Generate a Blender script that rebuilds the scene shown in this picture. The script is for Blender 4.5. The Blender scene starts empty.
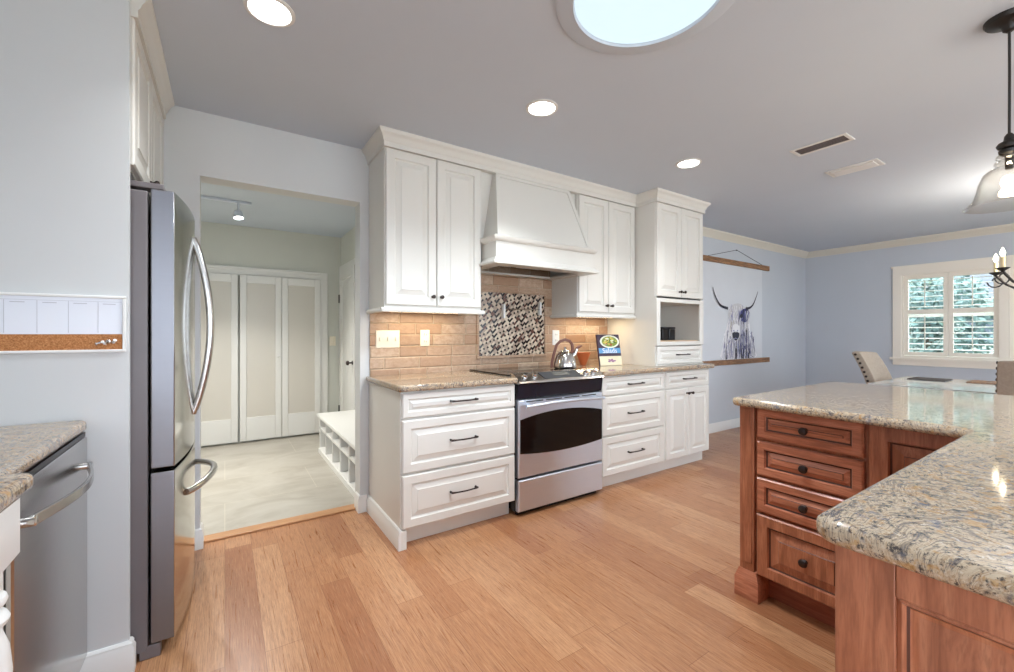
import bpy, bmesh, math, random
from mathutils import Vector, Matrix
random.seed(7)
sc = bpy.context.scene
COL = sc.collection
# ------------------------------------------------------------------ camera
cam = bpy.data.cameras.new('camera'); camo = bpy.data.objects.new('camera', cam); COL.objects.link(camo)
camo.location = (0, 0, 1.2)
camo.rotation_euler = (math.pi/2, 0, -0.585)
cam.sensor_fit = 'HORIZONTAL'; cam.sensor_width = 36; cam.lens = 426/1014*36
cam.shift_y = -2.5/1014; cam.clip_start = 0.02; cam.clip_end = 200
sc.camera = camo
# ------------------------------------------------------------------ world, sun, view
world = bpy.data.worlds.new('world'); sc.world = world; world.use_nodes = True
bg = world.node_tree.nodes['Background']
bg.inputs[0].default_value = (0.78, 0.88, 1.0, 1); bg.inputs[1].default_value = 4.9
sun = bpy.data.lights.new('sun', 'SUN'); suno = bpy.data.objects.new('sun', sun); COL.objects.link(suno)
sun.energy = 2.0; sun.angle = 0.02; sun.color = (1, .95, .85)
suno.location = (-5, 20, 20)
suno.rotation_euler = Vector((0.55, -0.45, -0.7)).to_track_quat('-Z', 'Y').to_euler()
vs = sc.view_settings
vs.view_transform = 'Standard'; vs.look = 'None'; vs.gamma = 1; vs.use_curve_mapping = False
vs.exposure = 0.60
RECESSED_W = 4; SKYLIGHT_EMIT = .66; SKYLIGHT_W = 84; UNDER_W = 1.1; SPOT_W = 8; CHANDELIER_W = 30
sc.cycles.max_bounces = 10; sc.cycles.diffuse_bounces = 6; sc.cycles.transmission_bounces = 8
sc.cycles.caustics_reflective = False; sc.cycles.caustics_refractive = False
sc.cycles.sample_clamp_indirect = 4
sc.cycles.use_denoising = True

# ------------------------------------------------------------------ materials
def S(r, g, b):      # sRGB 0-255 -> linear
    f = lambda c: ((c/255+0.055)/1.055)**2.4 if c > 10 else c/255/12.92
    return (f(r), f(g), f(b), 1)
class NT:
    def __init__(s, name):
        s.m = bpy.data.materials.new(name); s.m.use_nodes = True
        s.t = s.m.node_tree; s.b = s.t.nodes['Principled BSDF']
        s.pos = None
    def n(s, ty, ins=None, **kw):
        nd = s.t.nodes.new(ty)
        for k, v in kw.items(): setattr(nd, k, v)
        for k, v in (ins or {}).items(): s.set(nd.inputs[k], v)
        return nd
    def set(s, sock, v):
        if isinstance(v, bpy.types.NodeSocket): s.t.links.new(v, sock)
        else: sock.default_value = v
    def P(s, scale=(1, 1, 1), rot=(0, 0, 0)):
        if s.pos is None: s.pos = s.n('ShaderNodeNewGeometry').outputs['Position']
        return s.n('ShaderNodeMapping', {'Vector': s.pos, 'Scale': scale, 'Rotation': rot}).outputs[0]
    def noise(s, vec, scale, detail=4, rough=.55, dist=0):
        return s.n('ShaderNodeTexNoise', {'Vector': vec, 'Scale': scale, 'Detail': detail, 'Roughness': rough, 'Distortion': dist}).outputs['Fac']
    def ramp(s, fac, stops, interp='LINEAR'):
        r = s.n('ShaderNodeValToRGB', {'Fac': fac}); e = r.color_ramp.elements; r.color_ramp.interpolation = interp
        while len(e) < len(stops): e.new(0.5)
        for i, (p, c) in enumerate(stops): e[i].position = p; e[i].color = c
        return r.outputs[0]
    def mix(s, fac, a, b, mode='MIX'):
        m = s.n('ShaderNodeMix', data_type='RGBA', blend_type=mode)
        s.set(m.inputs[0], fac); s.set(m.inputs[6], a); s.set(m.inputs[7], b)
        return m.outputs[2]
    def bump(s, h, strength=.2, dist=.002):
        s.set(s.b.inputs['Normal'], s.n('ShaderNodeBump', {'Height': h, 'Strength': strength, 'Distance': dist}).outputs[0])
    def out(s, **kw):
        for k, v in kw.items(): s.set(s.b.inputs[k.replace('_', ' ')], v)
        return s.m

def paint(name, col, rough=.5, var=.03, scale=3):
    t = NT(name); f = t.noise(t.P(), scale, 3)
    d = tuple(c*(1-var) for c in col[:3])+(1,); l = tuple(min(1, c*(1+var)) for c in col[:3])+(1,)
    t.bump(t.noise(t.P(), 220, 2), .04, .001)
    return t.out(Base_Color=t.ramp(f, [(.3, d), (.7, l)]), Roughness=rough)
def metal(name, col, rough, stretch=(1, 1, 60), var=.10):
    t = NT(name); f = t.noise(t.P(stretch), 9, 3)
    d = tuple(c*(1-var) for c in col[:3])+(1,)
    r = t.n('ShaderNodeMapRange', {'Value': f, 'To Min': rough*.8, 'To Max': rough*1.25}).outputs[0]
    return t.out(Base_Color=t.mix(f, d, col), Metallic=1.0, Roughness=r)
def emit(name, col, strength):
    t = NT(name)
    return t.out(Base_Color=col, Emission_Color=col, Emission_Strength=strength)

M = {}
M['wall'] = paint('wall paint grey', S(204, 206, 207), .6, .01)
M['wall_blue'] = paint('wall paint cool grey', S(190, 196, 204), .6, .01)
M['wall_mud'] = paint('mudroom wall paint', S(206, 208, 201), .6, .01)
M['ceil'] = paint('ceiling paint', S(196, 205, 217), .8, .01)
M['trim'] = paint('white trim paint', S(224, 224, 222), .35, .01)
M['cream'] = paint('cream crown paint', S(212, 208, 196), .4, .01)
M['cab'] = paint('white cabinet lacquer', S(216, 214, 208), .33, .015)
M['shut'] = paint('shutter paint', S(236, 230, 218), .4, .01)
M['plate'] = paint('ivory plastic', S(238, 230, 212), .35, .01)
M['bronze'] = metal('dark bronze', S(70, 62, 60), .38, (1, 1, 1))
M['iron'] = paint('black iron', S(26, 22, 20), .45, .1)
M['steel'] = metal('brushed stainless', S(196, 194, 192), .22, (1, 1, 70))
M['steel_h'] = metal('horizontal brushed stainless', S(224, 232, 244), .42, (1, 1, 70))
M['steel_side'] = metal('fridge door front steel', S(200, 198, 194), .13, (1, 1, 60), .05)
M['fridge_edge'] = metal('fridge door edge grey', S(134, 134, 140), .34, (1, 1, 40), .08)
M['chrome'] = metal('polished steel', S(215, 214, 212), .1, (1, 1, 1), .03)
M['fridge_side'] = paint('fridge side grey enamel', S(108, 102, 104), .38, .03)
M['black'] = paint('black plastic', S(20, 20, 23), .3, .05)
M['blackglass'] = paint('black oven glass', S(9, 9, 10), .06, .05)
M['vent_dark'] = paint('dark duct', S(52, 52, 54), .7, .05)  # on the open vent this dark tone paints the shade inside
M['navy'] = paint('glossy dark control band', S(30, 31, 40), .15, .05)
M['grout'] = paint('grout strip', S(200, 190, 172), .7, .04, 30)
M['copper'] = paint('reddish brown handle resin', S(100, 54, 38), .35, .05)
M['terra'] = paint('reddish wood bowl', S(172, 88, 48), .35, .12, 20)
M['chairfab'] = paint('taupe linen upholstery', S(168, 156, 142), .9, .08, 60)
M['darkwood'] = paint('dark espresso wood', S(60, 44, 36), .4, .15, 14)
M['rug'] = paint('dark woven mat', S(70, 62, 58), .8, .2, 90)
M['white'] = paint('whiteboard surface', S(224, 228, 238), .3, .01)
M['faint'] = paint('faint grey marker', S(186, 188, 198), .5, .02)
M['canvas'] = paint('canvas white', S(206, 210, 216), .7, .02)
M['string'] = paint('dark string', S(50, 46, 44), .8, .1)
M['frost'] = paint('frosted glass white', S(206, 202, 194), .32, .01)
M['candle'] = paint('ivory candle sleeve', S(232, 214, 168), .5, .03)
M['art_grey'] = paint('art pale grey', S(196, 196, 200), .7, .08, 40)
M['art_lav'] = paint('art lavender', S(150, 152, 186), .7, .08, 40)
M['art_blue'] = paint('art indigo', S(62, 62, 120), .7, .1, 40)
M['art_dark'] = paint('art navy black', S(34, 34, 52), .7, .1, 40)
M['art_warm'] = paint('art warm grey', S(176, 168, 160), .7, .1, 40)
M['art_white'] = paint('art chalk white', S(232, 232, 236), .7, .02, 40)
M['skylens'] = emit('skylight diffuser', (0.74, 0.91, 1.0, 1), SKYLIGHT_EMIT); M['skylens'].node_tree.nodes['Principled BSDF'].inputs['Base Color'].default_value = (.1, .12, .14, 1)
M['lamp'] = emit('lamp lens', (1, .96, .9, 1), 12)
M['bulb'] = emit('warm bulb', (1, .86, .62, 1), 14)
M['screen'] = paint('oven display', S(92, 90, 84), .2, .1)

def m_floor():
    t = NT('strand bamboo planks')
    v = t.P((1, 1, 1), (0, 0, math.pi/2))
    def brick(c1, c2, mort):
        n = t.n('ShaderNodeTexBrick', {'Vector': v, 'Color1': c1, 'Color2': c2, 'Mortar': mort, 'Scale': 1.0, 'Mortar Size': .0011, 'Mortar Smooth': .3, 'Bias': 0.0, 'Brick Width': .92, 'Row Height': .127})
        n.offset = .37; n.offset_frequency = 3; n.squash = 1.3; n.squash_frequency = 2
        return n
    b = brick((0, 0, 0, 1), (1, 1, 1, 1), (.1, .1, .1, 1))
    bw = b.outputs['Color']
    plank = t.ramp(bw, [(0, S(158, 104, 70)), (.3, S(179, 128, 89)), (.75, S(190, 140, 100)), (1, S(202, 156, 116))])
    g1 = t.noise(t.P((30, 1.1, 1)), 3.5, 6, .62, .5)
    g2 = t.noise(t.P((190, 8, 1)), 1.6, 5, .72, .3)
    g3 = t.noise(t.P((130, 3.6, 1)), 1.8, 4, .65)
    c = t.mix(t.ramp(g1, [(.35, (0, 0, 0, 1)), (.70, (1, 1, 1, 1))]), t.mix(.5, plank, S(142, 88, 58)), plank)
    c = t.mix(t.ramp(g2, [(.36, (.62, .62, .62, 1)), (.54, (0, 0, 0, 1))]), c, S(118, 72, 46))
    c = t.mix(t.ramp(g3, [(.54, (0, 0, 0, 1)), (.74, (.4, .4, .4, 1))]), c, S(222, 180, 138))
    c = t.mix(t.ramp(b.outputs['Fac'], [(0, (0, 0, 0, 1)), (1, (.8, .8, .8, 1))]), c, S(120, 74, 46))
    t.bump(t.mix(b.outputs['Fac'], g2, (0, 0, 0, 1)), .08, .001)
    return t.out(Base_Color=c, Roughness=t.ramp(g1, [(.2, (.24, .24, .24, 1)), (.8, (.36, .36, .36, 1))]))
M['floor'] = m_floor()

def m_tile():
    t = NT('pale marble floor tiles')
    v = t.P((1, 1, 1), (0, 0, 0))
    b = t.n('ShaderNodeTexBrick', {'Vector': v, 'Scale': 1.0, 'Mortar Size': .002, 'Brick Width': 1.2, 'Row Height': .6, 'Mortar Smooth': .2})
    n1 = t.noise(t.P((1, 1.6, 1)), 2.2, 7, .6, 1.2)
    c = t.ramp(n1, [(.35, S(160, 154, 143)), (.5, S(172, 167, 157)), (.7, S(181, 177, 168))])
    c = t.mix(b.outputs['Fac'], c, S(196, 190, 176))
    return t.out(Base_Color=c, Roughness=.3)
M['tile'] = m_tile()

def m_wood(name, dark, mid, light, axis='z', rough=.3, sc_=1.0):
    t = NT(name)
    st = {'z': (9, 9, .8), 'x': (.8, 9, 9), 'y': (9, .8, 9)}[axis]
    g = t.noise(t.P(tuple(a*sc_ for a in st)), 3.2, 6, .6, 1.2)
    f = t.noise(t.P(tuple(a*sc_*7 for a in st)), 3.5, 3, .6)
    c = t.ramp(g, [(.3, dark), (.52, mid), (.75, light)])
    c = t.mix(t.ramp(f, [(.35, (.5, .5, .5, 1)), (.55, (0, 0, 0, 1))]), c, dark)
    return t.out(Base_Color=c, Roughness=rough)
CH = (S(128, 76, 52), S(169, 105, 75), S(192, 131, 98))
M['cherry'] = m_wood('cherry wood upright grain', *CH)
M['cherry_y'] = m_wood('cherry wood level grain', S(142, 86, 62), S(182, 113, 84), S(202, 139, 108), axis='y')
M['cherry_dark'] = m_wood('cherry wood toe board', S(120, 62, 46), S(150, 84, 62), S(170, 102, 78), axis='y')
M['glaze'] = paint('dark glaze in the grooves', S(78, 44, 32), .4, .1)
M['rustic'] = m_wood('rustic hanger wood', S(84, 58, 40), S(146, 106, 72), S(180, 138, 98), axis='x', rough=.6, sc_=2)
M['oakstrip'] = m_wood('oak threshold', S(170, 122, 82), S(188, 140, 98), S(198, 152, 110), axis='x')
M['maple'] = m_wood('pale maple board', S(188, 156, 122), S(206, 176, 142), S(218, 190, 158), axis='x')

def m_granite():
    t = NT('polished swirled granite')
    p = t.P()
    w1 = t.n('ShaderNodeTexNoise', {'Vector': p, 'Scale': 2.4, 'Detail': 2}).outputs['Color']
    vv = t.n('ShaderNodeVectorMath', {0: t.n('ShaderNodeVectorMath', {0: w1, 1: (.9, .9, .9)}, operation='MULTIPLY').outputs[0], 1: p}, operation='ADD').outputs[0]
    mp = t.n('ShaderNodeMapping', {'Vector': vv, 'Rotation': (0, 0, .6), 'Scale': (1, 3.2, 1.5)}).outputs[0]
    sw = t.noise(mp, 24, 9, .72, 1.0)
    base = t.ramp(sw, [(.30, S(66, 62, 66)), (.40, S(112, 104, 100)), (.47, S(156, 138, 116)), (.53, S(190, 172, 148)), (.60, S(150, 124, 96)), (.68, S(202, 188, 168))])
    sp = t.noise(p, 120, 4, .75)
    c = t.mix(t.ramp(sp, [(.38, (.9, .9, .9, 1)), (.48, (0, 0, 0, 1))]), base, S(58, 54, 56))
    gold = t.noise(p, 40, 4, .6, 1.0)
    c = t.mix(t.ramp(gold, [(.55, (0, 0, 0, 1)), (.66, (.65, .65, .65, 1))]), c, S(176, 134, 80))
    bl = t.noise(p, 30, 5, .7, .6)
    c = t.mix(t.ramp(bl, [(.58, (0, 0, 0, 1)), (.68, (.6, .6, .6, 1))]), c, S(92, 100, 118))
    lt = t.noise(p, 70, 5, .7, .6)
    c = t.mix(t.ramp(lt, [(.58, (0, 0, 0, 1)), (.70, (.7, .7, .7, 1))]), c, S(214, 204, 190))
    return t.out(Base_Color=c, Roughness=.07, Specular_IOR_Level=.6)
M['granite'] = m_granite()

def m_trav():
    t = NT('travertine subway tiles')
    sx = t.n('ShaderNodeSeparateXYZ', {0: t.P()})
    v = t.n('ShaderNodeCombineXYZ', {0: sx.outputs[0], 1: sx.outputs[2]}).outputs[0]
    b = t.n('ShaderNodeTexBrick', {'Vector': v, 'Color1': (0, 0, 0, 1), 'Color2': (1, 1, 1, 1), 'Mortar': (.5, .5, .5, 1), 'Scale': 1.0, 'Mortar Size': .0028, 'Mortar Smooth': .4, 'Brick Width': .205, 'Row Height': .0795})
    b.squash = 1.25; b.squash_frequency = 2; b.offset = .42; b.offset_frequency = 3
    c = t.ramp(b.outputs['Color'], [(0, S(150, 114, 86)), (.25, S(182, 153, 128)), (.5, S(166, 135, 110)), (.75, S(194, 170, 147)), (1, S(184, 158, 136))])
    n1 = t.noise(t.P((1, 1, 1.6)), 26, 6, .65, .6)
    c = t.mix(t.ramp(n1, [(.35, (.6, .6, .6, 1)), (.6, (0, 0, 0, 1))]), c, S(150, 116, 90))
    c = t.mix(t.ramp(t.noise(t.P(), 60, 4, .7), [(.6, (0, 0, 0, 1)), (.75, (.5, .5, .5, 1))]), c, S(208, 192, 172))
    c = t.mix(b.outputs['Fac'], c, S(186, 168, 146))
    b2 = t.n('ShaderNodeTexBrick', {'Vector': v, 'Scale': 1.0, 'Mortar Size': .009, 'Mortar Smooth': 1.0, 'Brick Width': .205, 'Row Height': .0795})
    b2.squash = 1.25; b2.squash_frequency = 2; b2.offset = .42; b2.offset_frequency = 3
    t.bump(t.mix(b2.outputs['Fac'], t.mix(.12, (1, 1, 1, 1), n1), (0, 0, 0, 1)), .75, .007)
    return t.out(Base_Color=c, Roughness=.5)
M['trav'] = m_trav()

def m_cork():
    t = NT('cork'); n = t.noise(t.P(), 240, 4, .7)
    return t.out(Base_Color=t.ramp(n, [(.3, S(128, 78, 40)), (.5, S(178, 118, 70)), (.72, S(206, 150, 100))]), Roughness=.85)
M['cork'] = m_cork()
def m_glass(name, tint, spec_ior=1.45, rough=0.0):
    m = bpy.data.materials.new(name); m.use_nodes = True; t = m.node_tree
    for n in list(t.nodes): t.nodes.remove(n)
    o = t.nodes.new('ShaderNodeOutputMaterial'); mx = t.nodes.new('ShaderNodeMixShader')
    tr = t.nodes.new('ShaderNodeBsdfTransparent'); gl = t.nodes.new('ShaderNodeBsdfGlossy'); lw = t.nodes.new('ShaderNodeLayerWeight')
    pw = t.nodes.new('ShaderNodeMath'); pw.operation = 'POWER'; pw.inputs[1].default_value = 4.0; fr = t.nodes.new('ShaderNodeMath'); fr.operation = 'MULTIPLY_ADD'
    fr.inputs[1].default_value = .85; fr.inputs[2].default_value = .04
    tr.inputs[0].default_value = tint; gl.inputs['Roughness'].default_value = rough
    t.links.new(lw.outputs['Facing'], pw.inputs[0]); t.links.new(pw.outputs[0], fr.inputs[0])
    t.links.new(fr.outputs[0], mx.inputs[0]); t.links.new(tr.outputs[0], mx.inputs[1]); t.links.new(gl.outputs[0], mx.inputs[2]); t.links.new(mx.outputs[0], o.inputs[0])
    return m
M['pane'] = m_glass('window pane glass', (.95, .98, .97, 1))
M['clear'] = m_glass('clear lamp glass', (.93, .92, .9, 1), 1.5)
M['tabletop'] = paint('pale glass table top', S(196, 202, 204), .05, .01)
def m_leaf(name, a, b):
    t = NT(name); n = t.noise(t.P(), 2.5, 3)
    return t.out(Base_Color=t.ramp(n, [(.35, a), (.65, b)]), Roughness=.6)
M['leafa'] = m_leaf('leaves green', S(78, 96, 80), S(138, 150, 128))
M['leafb'] = m_leaf('leaves blue green', S(70, 96, 94), S(126, 148, 140))
M['grass'] = m_leaf('lawn grass', S(116, 132, 98), S(140, 154, 118))
M['bark'] = paint('bark', S(92, 78, 66), .9, .2, 20)
M['siding'] = paint('pale siding', S(150, 152, 148), .7, .03)
M['roof'] = paint('grey roof', S(88, 90, 96), .8, .1)
M['darkpane'] = paint('dark window glass', S(58, 66, 78), .15, .05)
M['paver'] = paint('pale concrete', S(206, 204, 198), .8, .05)

# ------------------------------------------------------------------ mesh helpers
X_, Y_, Z_ = Vector((1, 0, 0)), Vector((0, 1, 0)), Vector((0, 0, 1))
class MB:
    def __init__(s): s.bm = bmesh.new(); s.mi = 0
    def face(s, vs):
        try:
            f = s.bm.faces.new(vs); f.material_index = s.mi; return f
        except ValueError: return None
    def poly(s, pts): return s.face([s.bm.verts.new(p) for p in pts])
    def box(s, x0, x1, y0, y1, z0, z1):
        v = [s.bm.verts.new((x, y, z)) for x in (x0, x1) for y in (y0, y1) for z in (z0, z1)]
        for q in ((0, 1, 3, 2), (4, 6, 7, 5), (0, 4, 5, 1), (2, 3, 7, 6), (0, 2, 6, 4), (1, 5, 7, 3)): s.face([v[i] for i in q])
        return s
    def loft(s, rings, cap0=True, cap1=True, closed=True):
        R = [[s.bm.verts.new(p) for p in r] for r in rings]
        n = len(R[0])
        for a, b in zip(R, R[1:]):
            for i in range(n if closed else n-1):
                s.face([a[i], a[(i+1) % n], b[(i+1) % n], b[i]])
        if cap0: s.face(R[0][::-1])
        if cap1: s.face(R[-1])
        return s
    def prism(s, pts, axis, a, b):
        mk = {'z': lambda p, t: (p[0], p[1], t), 'x': lambda p, t: (t, p[0], p[1]), 'y': lambda p, t: (p[0], t, p[1])}[axis]
        return s.loft([[mk(p, a) for p in pts], [mk(p, b) for p in pts]])
    def panel(s, o, u, v, w, h, rings, glaze=()):
        o, u, v = Vector(o), Vector(u), Vector(v); n = u.cross(v)
        R = []
        for ins, d in rings:
            R.append([s.bm.verts.new(o+u*a+v*b+n*d) for a, b in ((ins, ins), (w-ins, ins), (w-ins, h-ins), (ins, h-ins))])
        m0 = s.mi
        for k, (a, b) in enumerate(zip(R, R[1:])):
            s.mi = 1 if k in glaze else m0
            for i in range(4): s.face([a[i], a[(i+1) % 4], b[(i+1) % 4], b[i]])
        s.mi = m0; s.face(R[0][::-1]); s.face(R[-1])
        return s
    def lathe(s, prof, o, axis=Z_, n=20, cap=True):
        o = Vector(o); axis = Vector(axis).normalized()
        a = axis.orthogonal().normalized(); b = axis.cross(a)
        R = []
        for r, t in prof:
            r = max(r, 1e-4)
            R.append([o+axis*t+a*(r*math.cos(2*math.pi*i/n))+b*(r*math.sin(2*math.pi*i/n)) for i in range(n)])
        return s.loft(R, cap, cap)
    def tube(s, pts, r, n=10, sq=None):
        pts = [Vector(p) for p in pts]; R = []
        rs = r if isinstance(r, (list, tuple)) else [r]*len(pts)
        t0 = (pts[1]-pts[0]).normalized(); a = t0.orthogonal().normalized()
        if sq: a = (Vector(sq)-t0*Vector(sq).dot(t0)).normalized()
        for i, p in enumerate(pts):
            t = (pts[min(i+1, len(pts)-1)]-pts[max(i-1, 0)]).normalized()
            a = (a-t*a.dot(t)).normalized(); b = t.cross(a)
            R.append([p+a*(rs[i]*math.cos(2*math.pi*k/n))+b*(rs[i]*math.sin(2*math.pi*k/n)) for k in range(n)])
        return s.loft(R)
    def strip(s, pts, u, w, h):            # rectangular bar following pts; u is the width direction
        pts = [Vector(p) for p in pts]; u = Vector(u).normalized(); R = []
        for i, p in enumerate(pts):
            t = (pts[min(i+1, len(pts)-1)]-pts[max(i-1, 0)]).normalized(); b = t.cross(u)
            R.append([p+u*(w/2*c)+b*(h/2*d) for c, d in ((-1, -1), (1, -1), (1, 1), (-1, 1))])
        return s.loft(R)
    def sweep(s, prof, path, side=1):      # moulding: prof = [(out, z)], path in plan
        path = [Vector((p[0], p[1], 0)) for p in path]; R = []
        nr = []
        for a, b in zip(path, path[1:]):
            d = (b-a).normalized(); nr.append(Vector((-d.y, d.x, 0))*side)
        for i, p in enumerate(path):
            if i == 0: m = nr[0]
            elif i == len(path)-1: m = nr[-1]
            else: m = (nr[i-1]+nr[i])/(1+nr[i-1].dot(nr[i]))
            R.append([p+m*d+Z_*z for d, z in prof])
        return s.loft(R)
    def ball(s, c, r, sub=2, sx=(1, 1, 1)):
        g = bmesh.ops.create_icosphere(s.bm, subdivisions=sub, radius=r)
        for v in g['verts']: v.co = Vector((v.co.x*sx[0], v.co.y*sx[1], v.co.z*sx[2]))+Vector(c)
        return s

def tag(o, label=None, cat=None, group=None, kind=None):
    for k, v in (('label', label), ('category', cat), ('group', group), ('kind', kind)):
        if v: o[k] = v
    return o
def root_of(o):
    while o.parent: o = o.parent
    return o
def build(mb, name, mats, parent=None, bevel=0, smooth=True, loc=None, angle=35):
    bm = mb.bm
    bmesh.ops.recalc_face_normals(bm, faces=bm.faces[:])
    off = Vector(root_of(parent).location) if parent else Vector(loc or (0, 0, 0))
    bmesh.ops.translate(bm, verts=bm.verts[:], vec=-off)
    me = bpy.data.meshes.new(name); bm.to_mesh(me); bm.free()
    for m in (mats if isinstance(mats, (list, tuple)) else [mats]): me.materials.append(m)
    if smooth:
        for p in me.polygons: p.use_smooth = True
        me.set_sharp_from_angle(angle=math.radians(angle))
    o = bpy.data.objects.new(name, me); COL.objects.link(o)
    if parent: o.parent = parent
    else: o.location = off
    if bevel:
        b = o.modifiers.new('edge', 'BEVEL'); b.width = bevel; b.segments = 3; b.limit_method = 'ANGLE'; b.angle_limit = math.radians(40)
        b.harden_normals = False
    return o
def thing(name, loc, label, cat, group=None):
    o = bpy.data.objects.new(name, None); COL.objects.link(o); o.location = loc; o.empty_display_size = .1
    return tag(o, label, cat, group)
def structure(mb, name, mat, **kw):
    return tag(build(mb, name, mat, **kw), kind='structure')
def copy_tree(o, parent=None):
    c = o.copy(); COL.objects.link(c)
    if parent: c.parent = parent
    for ch in list(o.children): copy_tree(ch, c)
    return c
def box(*a): return MB().box(*a)
def area_lamp(name, parent, loc, size, watts, color, rot=(0, 0, 0), spread=math.pi, shape='DISK', size_y=None):
    l = bpy.data.lights.new(name, 'AREA'); l.shape = shape; l.size = size; l.energy = watts; l.color = color; l.spread = spread
    if size_y: l.size_y = size_y
    o = bpy.data.objects.new(name, l); COL.objects.link(o); o.parent = parent
    o.location = Vector(loc)-Vector(root_of(parent).location); o.rotation_euler = rot
    return o

H = 2.44; WY = 2.93; RX = 7.46
# ------------------------------------------------------------------ the setting
structure(box(-1.2, 7.6, -3.4, 3.0, -.1, 0), 'floor', M['floor'])
structure(box(-.95, 1.32, 3.0, 5.66, -.1, 0.0), 'floor_mudroom', M['tile'])
structure(box(-1.2, 7.6, -3.4, 3.05, H, H+.12), 'ceiling', M['ceil'])
structure(box(-.95, 1.32, 3.05, 5.66, 2.385, 2.5), 'ceiling_mudroom', M['ceil'])
mb = MB(); mb.box(-1.2, -.116, WY, 3.06, 0, H); mb.box(-.116, .757, WY, 3.06, 2.082, H); mb.box(.757, 3.8, WY, 3.06, 0, H)
structure(mb, 'wall_back', M['wall'])
structure(box(3.8, 7.6, WY, 3.06, 0, H), 'wall_dining', M['wall_blue'])
structure(box(-1.2, -.283, 2.0, 2.022, 0, H), 'wall_left', M['wall'])
mb = MB(); mb.box(-1.2, -1.08, -.6, 2.0, 0, H); mb.box(-1.2, -1.08, -3.4, -.6, 2.2, H)  # opening added in this unseen wall to let in daylight fill
structure(mb, 'wall_side', M['wall'])
WZ0, WZ1, WYA, WYB = .905, 1.965, .03, 1.815      # window opening
mb = MB(); mb.box(RX, 7.6, WYB, 3.06, 0, H); mb.box(RX, 7.6, -3.4, WYA, 0, H); mb.box(RX, 7.6, WYA, WYB, 0, WZ0); mb.box(RX, 7.6, WYA, WYB, WZ1, H)
structure(mb, 'wall_right', M['wall_blue'])
mb = MB(); mb.box(-1.2, 7.6, -3.52, -3.4, 2.2, H); mb.box(-1.2, -.2, -3.52, -3.4, 0, 2.2); mb.box(5.6, 7.6, -3.52, -3.4, 0, 2.2)  # wide opening behind the camera, added so sky light fills the room
structure(mb, 'wall_front', M['wall'])
structure(box(-.95, 1.32, 5.53, 5.66, 0, 2.4), 'wall_mudroom_back', M['wall_mud'])
structure(box(1.2, 1.32, 3.06, 5.53, 0, 2.4), 'wall_mudroom_right', M['wall_mud'])
structure(box(-.95, -.83, 3.06, 5.53, 0, 2.4), 'wall_mudroom_left', M['wall_mud'])
BB = [(0, 0), (.016, 0), (.016, .085), (.011, .095), (.011, .104), (.005, .112), (0, .112)]
structure(MB().sweep(BB, [(-1.06, 2.0), (-.283, 2.0), (-.283, 2.022)], -1), 'baseboard_left', M['trim'])
structure(MB().sweep(BB, [(.757, 3.02), (.757, WY), (.80, WY)], -1), 'baseboard_back', M['trim'])
structure(MB().sweep(BB, [(-.30, WY), (-.116, WY), (-.116, 3.02)], -1), 'baseboard_jamb', M['trim'])
structure(MB().sweep(BB, [(3.86, WY), (RX, WY), (RX, -3.3)], -1), 'baseboard_right', M['trim'])
CR = [(0, -.085), (.010, -.085), (.014, -.072), (.03, -.058), (.05, -.03), (.066, -.018), (.068, 0), (0, 0)]
structure(MB().sweep([(d, H+z) for d, z in CR], [(3.84, WY), (RX, WY), (RX, -3.3)], -1), 'trim_1', M['cream'])
structure(box(-.116, .757, 2.985, 3.072, 0, .012), 'trim_2', M['oakstrip'], bevel=.004)
# crown over the range wall cabinets, stepping forward round the tall hutch
CC = [(-.03, 2.343), (.010, 2.343), (.010, 2.372), (.016, 2.378), (.022, 2.396), (.034, 2.414), (.042, 2.420), (.046, 2.428), (.046, 2.44), (-.03, 2.44)]
structure(MB().sweep(CC, [(.815, WY), (.815, 2.575), (3.106, 2.575), (3.106, 2.351), (3.804, 2.351), (3.804, WY)], -1), 'trim_3', M['cab'])
structure(MB().sweep(CC, [(-.272, 2.024), (-.272, 2.90)], -1), 'trim_4', M['cab'])
structure(box(.82, 3.106, 2.917, WY, .90, 1.3615).box(1.4985, 2.4065, 2.917, WY, 1.3615, 1.76), 'wall_backsplash', M['trav'])

# window
w = MB()
for y0, y1, z0, z1 in ((WYB, WYB+.085, WZ0-.02, WZ1+.10), (WYA-.085, WYA, WZ0-.02, WZ1+.10), (WYA, WYB, WZ1, WZ1+.10)): w.box(RX-.022, RX, y0, y1, z0, z1)
w.box(RX-.028, RX-.0, WYA-.10, WYB+.10, WZ1+.10, WZ1+.125)
w.box(RX-.05, RX, WYA-.11, WYB+.11, WZ0-.05, WZ0-.02)
w.box(RX-.018, RX, WYA-.085, WYB+.085, WZ0-.12, WZ0-.05)
w.box(RX-.015, RX+.05, .885, .965, WZ0+.008, WZ1-.008)
for y0, y1, z0, z1 in ((WYB-.018, WYB, WZ0+.008, WZ1-.008), (WYA, WYA+.018, WZ0+.008, WZ1-.008), (WYA, WYB, WZ0-.02, WZ0+.008), (WYA, WYB, WZ1-.008, WZ1)): w.box(RX-.01, RX+.13, y0, y1, z0, z1)
win = structure(w, 'window_1', M['shut'])
sash = MB()
for a, b in ((.965, 1.797), (.05, .885)):
    for y0, y1, z0, z1 in ((a, a+.03, .92, 1.95), (b-.03, b, .92, 1.95), (a+.03, b-.03, .92, .95), (a+.03, b-.03, 1.92, 1.95), (a+.03, b-.03, 1.42, 1.45)): sash.box(RX+.085, RX+.115, y0, y1, z0, z1)
build(sash, 'sash', M['trim'], win)
for a, b in ((.965, 1.797), (.05, .885)): build(box(RX+.098, RX+.102, a+.02, b-.02, .93, 1.94), 'pane', M['pane'], win, smooth=False)
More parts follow.
